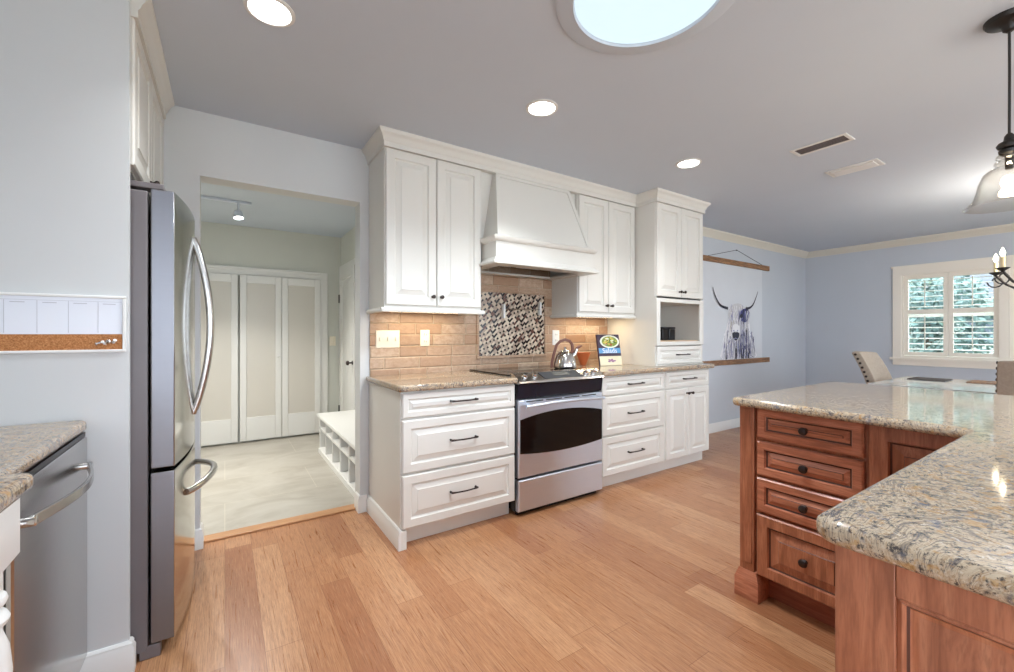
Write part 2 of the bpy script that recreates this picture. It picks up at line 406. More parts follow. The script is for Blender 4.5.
def shutter(y0, y1, label):
    r = thing('window_shutter', (RX+.03, (y0+y1)/2, .917), label, 'shutter', 'plantation shutters of the dining window')
    f = MB()
    for a, b, c, d in ((y0, y0+.042, .917, 1.957), (y1-.042, y1, .917, 1.957), (y0+.042, y1-.042, .917, .962), (y0+.042, y1-.042, 1.905, 1.957), (y0+.042, y1-.042, 1.45, 1.51)): f.box(RX+.012, RX+.042, a, b, c, d)
    build(f, 'frame', M['shut'], r)
    for z0, z1, n in ((.962, 1.45, 7), (1.51, 1.905, 6)):
        for k in range(n):
            zc = z0+(k+.5)*(z1-z0)/n
            pr = []
            for i in range(10):
                t = 2*math.pi*i/10; a, b = .031*math.cos(t), .0045*math.sin(t); ca, sa = math.cos(.16), math.sin(.16)
                pr.append((RX+.027+a*ca-b*sa, zc+a*sa+b*ca))
            build(MB().prism(pr, 'y', y0+.043, y1-.043), 'louver', M['shut'], r)
        build(box(RX-.010, RX-.002, (y0+y1)/2-.005, (y0+y1)/2+.005, z0+.03, z1-.02), 'tilt_rod', M['shut'], r)
    return r
shutter(1.383, 1.796, 'white louvred shutter panel at the left end of the dining window')
shutter(.967, 1.380, 'white louvred shutter panel behind the candle chandelier, second from the left')
shutter(.475, .884, 'white louvred shutter panel cut by the right edge, beyond the thick mullion')
shutter(.05, .472, 'white louvred shutter panel at the far right end of the dining window')

# mudroom closet with bifold doors, side door
structure(MB().box(-.80, 1.04, 5.505, 5.53, 1.845, 1.93).box(.955, 1.04, 5.505, 5.53, 0, 1.845).box(-.80, .955, 5.49, 5.505, 1.90, 1.93), 'trim_5', M['trim'], bevel=.003)
xs = [(.545, .953), (.137, .541), (-.288, .118), (-.70, -.292)]
for i, (a, b) in enumerate(xs):
    f = MB(); z0, z1 = .02, 1.842; y0, y1 = 5.478, 5.508
    for q in ((a, a+.062, z0, z1), (b-.062, b, z0, z1), (a+.062, b-.062, z0, .275), (a+.062, b-.062, 1.755, z1)): f.box(q[0], q[1], y0, y1, q[2], q[3])
    d = structure(f, 'door_%d' % (i+1), M['trim'], bevel=.004)
    build(box(a+.055, b-.055, 5.489, 5.497, .27, 1.76), 'frosted_pane', M['frost'], d, smooth=False)
    if i in (1, 3): build(MB().lathe([(.006, 0), (.006, .012), (.014, .016), (.014, .024), (.008, .03)], (b-.03, 5.478, .93), -Y_, 12), 'door_knob', M['trim'], d)
d = structure(MB().panel((1.192, 5.44, .01), (0, -1, 0), Z_, .70, 1.93, [(0, 0), (0, .03), (.1, .03), (.108, .022), (.135, .022), (.15, .028)]), 'door_5', M['trim'])
for z in (1.62, .28):
    h = box(1.150, 1.163, 5.428, 5.452, z-.05, z+.05); build(h, 'hinge', M['iron'], d)
build(MB().lathe([(.024, 0), (.024, .006), (.009, .008), (.009, .035), (.024, .042), (.026, .055), (.018, .066), (.004, .07)], (1.16, 4.80, .88), -X_, 16), 'door_knob', M['bronze'], d)
mb = MB(); mb.box(1.176, 1.2, 5.445, 5.52, 0, 2.02); mb.box(1.176, 1.2, 4.765-.10, 4.735, 0, 2.02); mb.box(1.176, 1.2, 4.735, 5.445, 1.945, 2.02)
structure(mb, 'trim_6', M['trim'], bevel=.003)
def switch_plate(name, x0, x1, z0, z1, y, label, cat, kind, mat=None):
    r = thing(name, ((x0+x1)/2, y, (z0+z1)/2), label, cat)
    mat = mat or M['plate']
    build(MB().panel((x0, y, z0), X_, Z_, x1-x0, z1-z0, [(0, 0), (0, .003), (.003, .006), (.006, .0065)]), 'plate', mat, r)
    w = x1-x0
    if kind == 'toggles':
        n = 3 if w > .13 else 1
        for k in range(n):
            c = x0+(k+.5)*w/n
            build(box(c-.006, c+.006, y-.018, y-.006, (z0+z1)/2-.012, (z0+z1)/2+.014), 'toggle', mat, r, bevel=.002)
    else:
        c = x0+w/2; zc = (z0+z1)/2
        for dz in (-.026, .026):
            s_ = build(MB().panel((c-.017, y-.006, zc+dz-.018), X_, Z_, .034, .036, [(0, 0), (0, .002), (.003, .003)]), 'socket', mat, r)
            sl = MB(); sl.box(c-.009, c-.006, y-.0098, y-.0085, zc+dz-.006, zc+dz+.009); sl.box(c+.006, c+.009, y-.0098, y-.0085, zc+dz-.006, zc+dz+.007)
            build(sl, 'slot', M['black'], s_)
    return r
switch_plate('light_switch', 1.065, 1.135, 1.05, 1.165, 5.53, 'single ivory light switch on the mudroom wall beside the closet casing', 'light switch', 'toggles')
switch_plate('light_switch', .858, 1.024, 1.10, 1.222, 2.917, 'triple ivory light switch plate at the left end of the tile backsplash', 'light switch', 'toggles')
switch_plate('power_outlet', 1.178, 1.250, 1.108, 1.226, 2.917, 'ivory outlet under the left upper cabinet, right of the triple switch', 'outlet', 'outlet')
switch_plate('power_outlet', 2.413, 2.490, 1.098, 1.230, 2.917, 'white outlet on the tile backsplash just above the kettle', 'outlet', 'outlet', M['trim'])

# storage bench in the mudroom
r = thing('storage_bench', (1.0, 3.9, 0), 'white cubby bench along the right wall of the mudroom', 'bench')
build(box(.775, 1.195, 3.10, 4.655, .365, .392), 'bench_top', M['trim'], r, bevel=.004)
b = MB()
b.box(.80, 1.195, 3.11, 4.645, 0, .05); b.box(.80, 1.195, 3.11, 4.645, .235, .255); b.box(1.17, 1.195, 3.11, 4.645, .05, .365); b.box(.795, 1.195, 3.11, 4.645, .345, .365)
build(b, 'carcass', M['trim'], r)
for k in range(6):
    y = 3.12+k*(1.515/5); build(box(.80, 1.17, y-.012+(.002 if k == 0 else 0), y+.012, .05, .365), 'divider', M['trim'], r)
structure(box(.80-.012, .80, 3.11, 4.645, 0, .045), 'baseboard_bench', M['trim'])

# track light
r = thing('track_light', (-.15, 4.5, 2.385), 'white ceiling track light in the mudroom, one spot head in view and two added', 'track light')
build(box(-.62, .20, 4.482, 4.518, 2.363, 2.385), 'track', M['steel_h'], r, bevel=.003)
for k, x in enumerate((.10, -.25, -.55)):  # the last two are unseen heads, added to light the mudroom
    h = build(MB().lathe([(.010, 0), (.010, .05), (.006, .06), (.006, .09)], (x, 4.5, 2.363), -Z_, 12), 'stem', M['steel_h'], r)
    ax = Vector((.06, -.22, -.97)).normalized(); o = Vector((x, 4.5, 2.265))-ax*.035
    g = build(MB().lathe([(.014, 0), (.030, .008), (.038, .03), (.041, .070), (.038, .072), (.034, .056), (.001, .056)], o, ax, 18), 'spot_head', M['steel_h'], r)
    build(MB().lathe([(.033, .0565), (.028, .0645), (.001, .066)], o, ax, 18), 'lens', M['lamp'], g)
    l = area_lamp('spot', r, o+ax*.08, .06, SPOT_W, (1, .96, .89), spread=math.radians(125)); l.rotation_euler = ax.to_track_quat('-Z', 'Y').to_euler()

# ------------------------------------------------------------------ cabinet helpers
def raised(fw, t=.02, s_=.030): return [(0, 0), (0, t-.006), (.006, t), (fw, t), (fw+.004, t-.009), (fw+.010, t-.012), (fw+.010+s_, t-.003), (fw+.012+s_, t)]
def front(name, o, u, w, h, fw, mat, parent, s_=.030, t=.02, glaze=None): return build(MB().panel(o, u, Z_, w, h, raised(fw, t, s_), (4, 6) if glaze else ()), name, [mat, glaze] if glaze else mat, parent, angle=20)
def pull(parent, c, u, n, L=.178, mat=None):
    c, u, n = Vector(c), Vector(u), Vector(n); m = MB()
    pts = []
    for i in range(13):
        t = -1+2*i/12
        pts.append(c+u*(t*L/2)+n*(.022+.012*(1-t*t)))
    m.tube(pts, [.0062 if abs(-1+2*i/12) > .8 else .0046 for i in range(13)], 8)
    for sgn in (-1, 1): m.tube([c+u*(sgn*L/2*.94), c+u*(sgn*L/2*.94)+n*.024], [.007, .0055], 8)
    return build(m, 'handle', mat or M['bronze'], parent)
def knob(parent, c, n, r=.016, mat=None):
    return build(MB().lathe([(r*.7, 0), (r*.55, .004), (r*.38, .008), (r*.4, .013), (r*.95, .019), (r, .024), (r*.8, .030), (r*.3, .033)], c, n, 14), 'knob', mat or M['bronze'], parent)
cab = M['cab']
def door_run(r, o, u, total, h, n, fw, knobs, name='door', mat=cab, kz=.06):
    o, u = Vector(o), Vector(u); nn = u.cross(Z_); w = (total-.004*(n-1))/n
    for k in range(n):
        oo = o+u*(k*(w+.004))
        d = front(name, oo, u, w, h, fw, mat, r)
        if knobs:
            side = (w-.028) if k % 2 == 0 else .028
            z = kz if kz > 0 else h+kz
            knob(d, oo+u*side+Z_*z+nn*.02, nn, .013)

# ------------------------------------------------------------------ base cabinets on the range wall
FY = 2.30         # carcass front; fronts are 2 cm proud
r = thing('base_cabinet', (1.19, 2.6, 0), 'white base cabinet of three wide drawers left of the range', 'cabinet')
b = MB(); b.box(.812, 1.578, FY, 2.915, .105, .876); b.box(.812, 1.578, FY+.07, 2.915, 0, .105); b.box(.812, .842, FY-.018, FY+.07, 0, .104)
build(b, 'body', cab, r)
build(box(.843, 1.578, FY+.062, FY+.07, 0, .105), 'toe_board', cab, r)
build(MB().sweep(BB, [(.812, 2.91), (.812, FY-.018)], -1), 'skirting', M['trim'], r)
for z0, z1, fw, sw in ((.727, .866, .032, .016), (.420, .715, .048, .03), (.112, .408, .048, .03)):
    d = front('drawer', (.818, FY, z0), X_, .756, z1-z0, fw, cab, r, sw)
    pull(d, (1.195, FY-.02, (z0+z1)/2+.005), X_, -Y_)
r = thing('base_cabinet', (2.74, 2.6, 0), 'white base cabinet of three drawers right of the range', 'cabinet')
b = MB(); b.box(2.368, 3.125, FY, 2.915, .105, .876); b.box(2.368, 3.125, FY+.07, 2.915, 0, .105)
build(b, 'body', cab, r)
build(box(2.368, 3.125, FY+.062, FY+.07, 0, .105), 'toe_board', cab, r)
for z0, z1, fw, sw in ((.727, .866, .032, .016), (.420, .715, .048, .03), (.112, .408, .048, .03)):
    d = front('drawer', (2.374, FY, z0), X_, .735, z1-z0, fw, cab, r, sw)
    pull(d, (2.742, FY-.02, (z0+z1)/2+.005), X_, -Y_)
r = thing('base_cabinet', (3.46, 2.6, 0), 'white end cabinet with one drawer over two doors beneath the tall hutch', 'cabinet')
b = MB(); b.box(3.126, 3.80, FY, 2.915, .105, .876); b.box(3.126, 3.80, FY+.07, 2.915, 0, .105)
build(b, 'body', cab, r)
build(box(3.126, 3.80, FY+.062, FY+.07, 0, .105), 'toe_board', cab, r)
d = front('drawer', (3.146, FY, .727), X_, .635, .139, .032, cab, r, .016); pull(d, (3.463, FY-.02, .80), X_, -Y_)
door_run(r, (3.146, FY, .112), X_, .635, .603, 2, .05, True, kz=-.045)

# countertops
def slab(name, pts, z0, z1, label, loc, bev=.013, mat='granite'):
    return tag(build(MB().prism(pts, 'z', z0, z1), name, M[mat], bevel=bev, loc=loc), label, 'countertop')
def rc(cx, cy, r, a0, a1, n=6): return [(cx+r*math.cos(math.radians(a0+(a1-a0)*i/n)), cy+r*math.sin(math.radians(a0+(a1-a0)*i/n))) for i in range(n+1)]
slab('granite_countertop', rc(.818, 2.283, .03, 180, 270)+[(1.583, 2.253), (1.583, 2.916), (.788, 2.916)], .8765, .914, 'granite countertop left of the range over the wide drawers', (1.19, 2.6, .876))
slab('granite_countertop', [(2.365, 2.253)]+rc(3.815, 2.283, .03, -90, 0)+[(3.845, 2.927), (3.12, 2.927), (2.365, 2.916)], .8765, .914, 'granite countertop right of the range, under the cookbook and hutch', (3.1, 2.6, .876))

# ------------------------------------------------------------------ upper cabinets
def light_rails(r, xa, xb):
    lp = [(-.012, 1.335), (.022, 1.335), (.024, 1.347), (.012, 1.362), (-.012, 1.362)]
    build(MB().sweep(lp, [(xa-.022, UY), (xb+(.022 if xb < 2 else 0), UY)], -1), 'light_rail', cab, r)
    build(MB().sweep(lp, [(xa, 2.915), (xa, UY+.0125)], -1), 'light_rail', cab, r)
    if xb < 2: build(MB().sweep(lp, [(xb, UY+.0125), (xb, 2.915)], -1), 'light_rail', cab, r)
UY = 2.595
r = thing('upper_cabinet', (1.155, 2.75, 1.36), 'white two-door upper cabinet left of the range hood', 'cabinet')
build(box(.815, 1.497, UY, 2.928, 1.362, 2.436), 'body', cab, r)
light_rails(r, .815, 1.497)
door_run(r, (.82, UY, 1.378), X_, .672, .962, 2, .055, True)
r = thing('upper_cabinet', (2.755, 2.75, 1.36), 'white two-door upper cabinet between the range hood and tall hutch', 'cabinet')
build(box(2.408, 3.104, UY, 2.928, 1.362, 2.436), 'body', cab, r)
light_rails(r, 2.408, 3.104)
door_run(r, (2.414, UY, 1.378), X_, .682, .962, 2, .055, True)

# tall hutch
r = thing('hutch_cabinet', (3.455, 2.64, .914), 'tall white hutch on the counter with two doors, open niche and drawer', 'cabinet')
hy = 2.37; x0, x1 = 3.107, 3.803
b = MB(); b.box(x0, x0+.02, hy, 2.928, .915, 2.436); b.box(x1-.02, x1, hy, 2.928, .915, 2.436); b.box(x0+.02, x1-.02, 2.91, 2.928, .915, 2.436)
b.box(x0+.02, x1-.02, hy, 2.91, 2.40, 2.436); b.box(x0+.02, x1-.02, hy+.01, 2.91, 1.478, 1.51); b.box(x0+.02, x1-.02, hy+.01, 2.91, 1.09, 1.118)
b.box(x0+.02, x1-.02, hy+.02, 2.91, .915, .94)
build(b, 'body', cab, r)
f = MB(); y0 = hy-.02
for q in ((x0, x0+.05, 1.095, 1.51), (x1-.062, x1, 1.095, 1.51), (x0+.05, x1-.062, 1.475, 1.51), (x0+.05, x1-.062, 1.095, 1.128)): f.box(q[0], q[1], y0, hy, q[2], q[3])
f.box(x0, x1, y0, hy, .915, .924)
build(f, 'face_frame', cab, r, bevel=.003)
build(box(x0+.021, x1-.021, hy+.012, 2.909, 1.119, 1.136), 'niche_shelf', M['maple'], r)
door_run(r, (x0+.006, hy, 1.525), X_, x1-x0-.012, .815, 2, .055, True, kz=.05)
d = front('drawer', (x0+.012, hy, .928), X_, x1-x0-.024, .158, .035, cab, r, .018); pull(d, (3.465, hy-.02, 1.010), X_, -Y_)

# hood
r = thing('range_hood', (1.955, 2.65, 1.66), 'white tapered wooden range hood above the stove', 'range hood')
zt, zm = 2.35, 1.86
lo, ym = (1.535, 2.375), 2.425
m = MB()
ring = lambda xa, xb, yf, z: [(xa, yf, z), (xb, yf, z), (xb, 2.912, z), (xa, 2.912, z)]
m.loft([ring(1.528, 2.392, 2.425, 1.86), ring(1.612, 2.30, 2.582, 2.352), ring(1.612, 2.30, 2.582, 2.436)])
build(m, 'chimney', cab, r)
fp = MB()       # applied flat border on the sloping face
def slope(t, s_): # t 0..1 across, s_ 0..1 up
    xa = 1.528+(1.612-1.528)*s_; xb = 2.392+(2.30-2.392)*s_
    return Vector((xa+(xb-xa)*t, 2.425+.157*s_, 1.86+.492*s_))
nn = Vector((0, -.492, .157)).normalized()*.006
for (a, b_, c, d_) in (((0, 0), (0.0, 1), (.045, 1), (.035, 0)), ((.965, 0), (.955, 1), (1, 1), (1, 0)), ((.045, .93), (.045, 1), (.955, 1), (.955, .93))):
    q = [slope(*p) for p in (a, b_, c, d_)]
    fp.loft([[p for p in q], [p+nn for p in q]])
build(fp, 'face_border', cab, r)
HP = [(0, -.004), (.006, -.004), (.006, .008), (.016, .010), (.030, .020), (.036, .032), (.038, .042), (.020, .046), (.012, .054), (0, .054)]
pth = [(1.515, 2.572), (1.515, 2.415), (2.395, 2.415), (2.395, 2.572)]
build(MB().sweep([(d, 1.812+z) for d, z in HP], pth, -1), 'moulding', cab, r)
bd = MB(); bd.box(1.508, 2.402, 2.408, 2.43, 1.6845, 1.862); bd.box(1.508, 1.528, 2.43, 2.912, 1.685, 1.862); bd.box(2.382, 2.402, 2.43, 2.912, 1.685, 1.862)
build(bd, 'band', cab, r)
build(MB().sweep([(0, 1.668), (.034, 1.668), (.036, 1.680), (.012, 1.706), (0, 1.716)], [(1.508, 2.572), (1.508, 2.408), (2.402, 2.408), (2.402, 2.572)], -1), 'lip', cab, r)
bb = MB(); z0, z1 = 1.668, 1.684
bb.box(1.5085, 2.4015, 2.4085, 2.485, z0, z1); bb.box(1.5085, 2.4015, 2.84, 2.914, z0, z1); bb.box(1.5085, 1.585, 2.485, 2.84, z0, z1); bb.box(2.325, 2.4015, 2.485, 2.84, z0, z1)
build(bb, 'bottom_board', cab, r)
ln = MB(); ln.box(1.529, 2.381, 2.431, 2.914, 1.742, 1.752)
build(ln, 'liner', M['steel'], r)
for xa, xb in ((1.70, 1.93), (1.98, 2.21)):
    build(MB().panel((xa, 2.86, 1.742), X_, -Y_, xb-xa, .30, [(0, 0), (0, .006), (.01, .008), (.02, .004)]), 'filter', M['steel_h'], r)
for xa, xb in ((1.499, 1.611), (2.301, 2.406)): build(box(xa, xb, 2.62, 2.64, 1.76, 2.436), 'filler_panel', cab, r)

# under-cabinet lights
for xa, xb, lab in ((.90, 1.42, 'slim warm light bar under the left upper cabinet'), (2.50, 3.03, 'slim warm light bar under the upper cabinet beside the hutch')):
    r = thing('cabinet_light', ((xa+xb)/2, 2.76, 1.362), lab, 'light', 'under cabinet light bars')
    build(box(xa, xb, 2.735, 2.785, 1.346, 1.3612), 'housing', M['trim'], r, bevel=.002)
    build(box(xa+.01, xb-.01, 2.742, 2.778, 1.3435, 1.346), 'diffuser', emit('warm strip', (1, .75, .42, 1), 6), r)
    area_lamp('strip_lamp', r, ((xa+xb)/2, 2.76, 1.342), xb-xa-.04, UNDER_W, (1, .86, .60), shape='RECTANGLE', size_y=.03)

# mosaic accent
r = thing('mosaic_panel', (1.985, 2.915, 1.0), 'framed mosaic of dark and cream tiles on the wall behind the stove', 'mosaic')
mx0, mx1, mz0, mz1 = 1.640, 2.335, 1.0, 1.552
fr = MB(); fw = .022
for q in ((mx0, mx1, mz0, mz0+fw), (mx0, mx1, mz1-fw, mz1), (mx0, mx0+fw, mz0+fw, mz1-fw), (mx1-fw, mx1, mz0+fw, mz1-fw)): fr.box(q[0], q[1], 2.898, 2.917, q[2], q[3])
build(fr, 'frame', M['trav'], r, bevel=.006)
mo = MB(); ax0, ax1, az0, az1 = mx0+fw, mx1-fw, mz0+fw, mz1-fw
mo.mi = 0; mo.box(ax0, ax1, 2.910, 2.917, az0, az1)
def clip(poly):
    for ax, lim, sg in ((0, ax0+.001, 1), (0, ax1-.001, -1), (1, az0+.001, 1), (1, az1-.001, -1)):
        out = []
        for i, p in enumerate(poly):
            q = poly[i-1]; ip, iq = (p[ax]-lim)*sg >= 0, (q[ax]-lim)*sg >= 0
            if ip != iq:
                t = (lim-q[ax])/(p[ax]-q[ax]); out.append((q[0]+(p[0]-q[0])*t, q[1]+(p[1]-q[1])*t))
            if ip: out.append(p)
        poly = out
        if len(poly) < 3: return None
    return poly
rnd = random.Random(3); ms = .0165; mc = ((ax0+ax1)/2, (az0+az1)/2); c45 = math.sqrt(.5)
def mtile(i0, i1, j0, j1, mi):
    g = .0009
    q = [(i0*ms+g, j0*ms+g), (i1*ms-g, j0*ms+g), (i1*ms-g, j1*ms-g), (i0*ms+g, j1*ms-g)]
    q = clip([(mc[0]+(a-b)*c45, mc[1]+(a+b)*c45) for a, b in q])
    if q and abs(sum(q[k-1][0]*q[k][1]-q[k][0]*q[k-1][1] for k in range(len(q)))) > 4e-5:
        mo.mi = mi; mo.prism(q, 'y', 2.9065, 2.9102)
for j in range(-40, 41):
    for i in range(-40, 41):
        k = (i+2*j) % 5
        if k == 0: mtile(i, i+1, j, j+1, 1)
        elif k == 1: mtile(i, i+2, j, j+1, rnd.choice((2, 2, 3, 3, 2, 5)))
        elif k == 3: mtile(i, i+2, j, j+1, rnd.choice((2, 3, 3, 1, 2, 5)))
build(mo, 'mosaic', [M['grout'], paint('mosaic dark brown', S(40, 28, 28), .15, .2, 30), paint('mosaic cream', S(206, 190, 168), .35, .08, 60), paint('mosaic taupe', S(170, 150, 132), .3, .08, 60), paint('mosaic grey', S(150, 146, 142), .25, .08, 60), paint('mosaic brown', S(104, 70, 58), .25, .15, 40)], r, smooth=False)
r = thing('wall_rail', (2.065, 2.90, 1.39), 'thin metal rail with two pale upright ends across the mosaic', 'rail')
build(MB().tube([(1.885, 2.882, 1.398), (2.25, 2.882, 1.404)], .004, 8), 'bar', M['steel'], r)
for x, z in ((1.88, 1.38), (2.25, 1.412)): build(box(x-.009, x+.009, 2.872, 2.9095, z-.055, z+.055), 'end_upright', M['trim'], r, bevel=.003)

# ------------------------------------------------------------------ range
r = thing('kitchen_range', (1.973, 2.6, 0), 'stainless slide-in electric range with black oven window', 'range')
build(box(1.588, 2.358, 2.30, 2.90, .03, .895), 'body', M['black'], r)
# cooktop
build(box(1.575, 2.371, 2.36, 2.905, .9155, .924), 'cooktop', M['blackglass'], r, bevel=.003)
for cx, cy, rr in ((1.78, 2.50, .10), (2.17, 2.50, .085), (1.78, 2.76, .075), (2.17, 2.76, .10)):
    build(MB().lathe([(rr-.003, 0), (rr-.003, .0006), (rr, .0006), (rr, 0)], (cx, cy, .924), Z_, 40, cap=False), 'burner_ring', M['screen'], r)
# sloping control panel, bowed in plan
def bowx(x): return .018*(1-((x-1.973)/.385)**2)
N = 14; xs_ = [1.588+.77*i/N for i in range(N+1)]
m = MB(); m.loft([[(x, 2.262-bowx(x), .868), (x, 2.246-bowx(x), .876), (x, 2.250-bowx(x), .888), (x, 2.325, .934), (x, 2.365, .936), (x, 2.365, .868)] for x in xs_])
build(m, 'control_panel', M['steel'], r)
m = MB(); m.loft([[(x, 2.275-bowx(x)*.9, .772), (x, 2.262-bowx(x), .867), (x, 2.34, .867), (x, 2.34, .772)] for x in xs_])
build(m, 'control_apron', M['navy'], r)
sl_o = lambda x, t: Vector((x, 2.250-bowx(x)+(2.325-2.250+bowx(x))*t, .888+.046*t))
nrm = Vector((0, -.046, .085)).normalized()
m = MB(); q = [sl_o(1.80, .14)+nrm*.0005, sl_o(2.145, .14)+nrm*.0005, sl_o(2.13, .96)+nrm*.0005, sl_o(1.79, .96)+nrm*.0005]
m.loft([q, [p+nrm*.002 for p in q]]); dsp = build(m, 'display', M['vent_dark'], r)
m = MB(); q = [sl_o(1.90, .4)+nrm*.0028, sl_o(2.04, .4)+nrm*.0028, sl_o(2.035, .85)+nrm*.0028, sl_o(1.897, .85)+nrm*.0028]
m.loft([q, [p+nrm*.001 for p in q]]); build(m, 'screen', M['screen'], dsp)
for x in (1.655, 1.735, 2.205, 2.285):
    build(MB().lathe([(.022, 0), (.022, .003), (.018, .006), (.016, .020), (.012, .023)], sl_o(x, .55), nrm, 18), 'knob', M['chrome'], r)
# oven door with bowed window
dx0, dx1, dy = 1.590, 2.356, 2.262
od = build(MB().panel((dx0, dy+.04, .255), X_, Z_, dx1-dx0, .508, [(0, 0), (0, .034), (.006, .040), (.012, .040)]), 'oven_door', M['steel_h'], r)
pts = []
for i in range(21):
    t = -1+2*i/20; pts.append((1.973+t*.372, .392-.0+.024*t*t))
for i in range(21):
    t = 1-2*i/20; pts.append((1.973+t*.372, .676-.04*t*t))
build(MB().prism(pts, 'y', dy-.004, dy+.002), 'oven_window', M['blackglass'], od)
m = MB(); hp = [(dx0+.03+(dx1-dx0-.06)*i/16, dy-.045-.012*math.sin(math.pi*i/16), .727+.012*math.sin(math.pi*i/16)) for i in range(17)]
m.tube(hp, .011, 10)
for i in (1, 15): m.tube([hp[i], (hp[i][0], dy+.0, hp[i][2])], .010, 8)
build(m, 'handle', M['steel_h'], od)
v = MB()
for k in range(4): v.box(dx0+.06+k*.165, dx0+.06+k*.165+.14, dy-.002, dy+.002, .748, .755)
build(v, 'vent_slots', M['black'], od)
build(MB().panel((dx0, dy+.04, .035), X_, Z_, dx1-dx0, .205, [(0, 0), (0, .034), (.006, .040), (.012, .040)]), 'warming_drawer', M['steel_h'], r)
build(box(dx0+.02, dx1-.02, 2.31, 2.33, 0, .03), 'kick_plate', M['black'], r)

# kettle
kx, ky, kz = 2.238, 2.55, .9255
r = thing('tea_kettle', (kx, ky, kz), 'stainless tea kettle with a reddish-brown looped handle on the range', 'kettle')
build(MB().lathe([(.080, 0), (.089, .006), (.091, .016), (.088, .04), (.080, .075), (.066, .108), (.050, .128), (.040, .133)], (kx, ky, kz), Z_, 32), 'body', M['chrome'], r)
build(MB().lathe([(.039, .133), (.038, .138), (.022, .146), (.008, .149), (.008, .153), (.013, .158), (.011, .166), (.004, .169)], (kx, ky, kz), Z_, 20), 'lid', M['chrome'], r)
dv = Vector((.83, -.55, 0))
hp = [(-.106, .006), (-.103, .05), (-.092, .10), (-.078, .15), (-.066, .185), (-.038, .214), (.0, .226), (.036, .216), (.056, .188), (.060, .155), (.054, .122)]
build(MB().strip([Vector((kx, ky, kz))+dv*a+Z_*b for a, b in hp], dv.cross(Z_), .028, .021), 'handle', M['copper'], r, bevel=.004)
sp0 = Vector((kx, ky, kz))+dv*.058+Z_*.095
build(MB().tube([sp0, sp0+dv*.022+Z_*.025, sp0+dv*.036+Z_*.058], [.022, .017, .013], 14), 'spout', M['chrome'], r)
build(MB().tube([sp0+dv*.034+Z_*.059, sp0+dv*.046+Z_*.072, sp0+dv*.078+Z_*.084], [.012, .011, .006], 10), 'whistle', M['copper'], r)
# bowl
tag(build(MB().lathe([(.022, 0), (.026, .004), (.066, .112), (.070, .114), (.062, .108), (.02, .014), (.001, .012)], (2.672, 2.80, .9145), Z_, 28), 'serving_bowl', M['terra'], loc=(2.672, 2.80, .9145)), 'conical reddish-brown bowl on the counter right behind the kettle', 'bowl')
# cookbook on a small stand
r = thing('cookbook', (2.87, 2.685, .9145), 'upright cookbook with a salad plate on its cover, leaning beside the hutch', 'book')
B0 = Vector((2.745, 2.66, .9165)); U = Vector((.97, -.16, 0)).normalized(); V = (Z_*.97+U.cross(Z_)*-.2).normalized(); Nn = U.cross(V); U *= 1.2; V *= 1.12
def bp(a, b, d=0): return B0+U*a+V*b+Nn*d
def bquad(mb, a0, a1, b0, b1, d0, d1): mb.loft([[bp(a0, b0, d0), bp(a1, b0, d0), bp(a1, b1, d0), bp(a0, b1, d0)], [bp(a0, b0, d1), bp(a1, b0, d1), bp(a1, b1, d1), bp(a0, b1, d1)]])
mb = MB(); bquad(mb, .002, .198, .002, .248, -.016, -.002); build(mb, 'page_block', M['canvas'], r)
mb = MB(); mb.mi = 0; bquad(mb, 0, .2, 0, .25, -.002, 0); bquad(mb, 0, .2, 0, .25, -.018, -.016); mb.mi = 1; bquad(mb, -.001, .0005, 0, .25, -.018, 0); bquad(mb, 0, .2, .075, .25, 0, .0006)
mb.mi = 2; bquad(mb, .002, .198, .098, .140, .0006, .0012)
def disc(mb, ca, cb, ra, rb, d, n=28): mb.loft([[bp(ca+ra*math.cos(2*math.pi*i/n), cb+rb*math.sin(2*math.pi*i/n), dd) for i in range(n)] for dd in (d-.0005, d)])
mb.mi = 3; disc(mb, .108, .192, .088, .052, .0018)
mb.mi = 4; disc(mb, .108, .192, .072, .042, .0024)
rb = random.Random(5)
for k in range(60):
    a = rb.uniform(0, 6.28); q = math.sqrt(rb.random())
    mb.mi = rb.choice((4, 5, 6, 7, 5, 3)); disc(mb, .108+.06*q*math.cos(a), .192+.034*q*math.sin(a), rb.uniform(.006, .014), rb.uniform(.004, .009), .0027+k*.00002, 7)
mb.mi = 8
for k in range(9): disc(mb, .10+rb.uniform(-.035, .035), .045+rb.uniform(-.018, .015), .012, .006, .0008+k*.00003, 8)
build(mb, 'cover', [paint('cover cream', S(226, 216, 186), .4, .03), paint('cover plum', S(64, 48, 66), .4, .1, 40), paint('cover blue', S(92, 150, 196), .4, .05), paint('plate white', S(228, 232, 216), .3, .02), paint('salad green', S(126, 146, 62), .5, .2, 90), paint('salad yellow', S(206, 190, 92), .5, .1, 90), paint('salad red', S(156, 66, 40), .5, .1, 90), paint('salad dark green', S(70, 96, 44), .5, .1, 90), paint('cover lilac', S(150, 112, 140), .5, .1, 60)], r, smooth=False)
fc = bpy.data.curves.new('title', 'FONT'); fc.body = 'Salads'; fc.size = .055; fc.align_x = 'CENTER'; fc.extrude = .0005
fo = bpy.data.objects.new('tmp_title', fc); COL.objects.link(fo)
bpy.context.view_layer.update()
me = bpy.data.meshes.new_from_object(fo.evaluated_get(bpy.context.evaluated_depsgraph_get())); bpy.data.objects.remove(fo)
mt = Matrix((U, V, Nn)).transposed().to_4x4(); mt.translation = bp(.1, .101, .0016)-Vector(r.location)
me.transform(mt); me.materials.clear(); me.materials.append(M['art_white'])
to = bpy.data.objects.new('title', me); COL.objects.link(to); to.parent = r
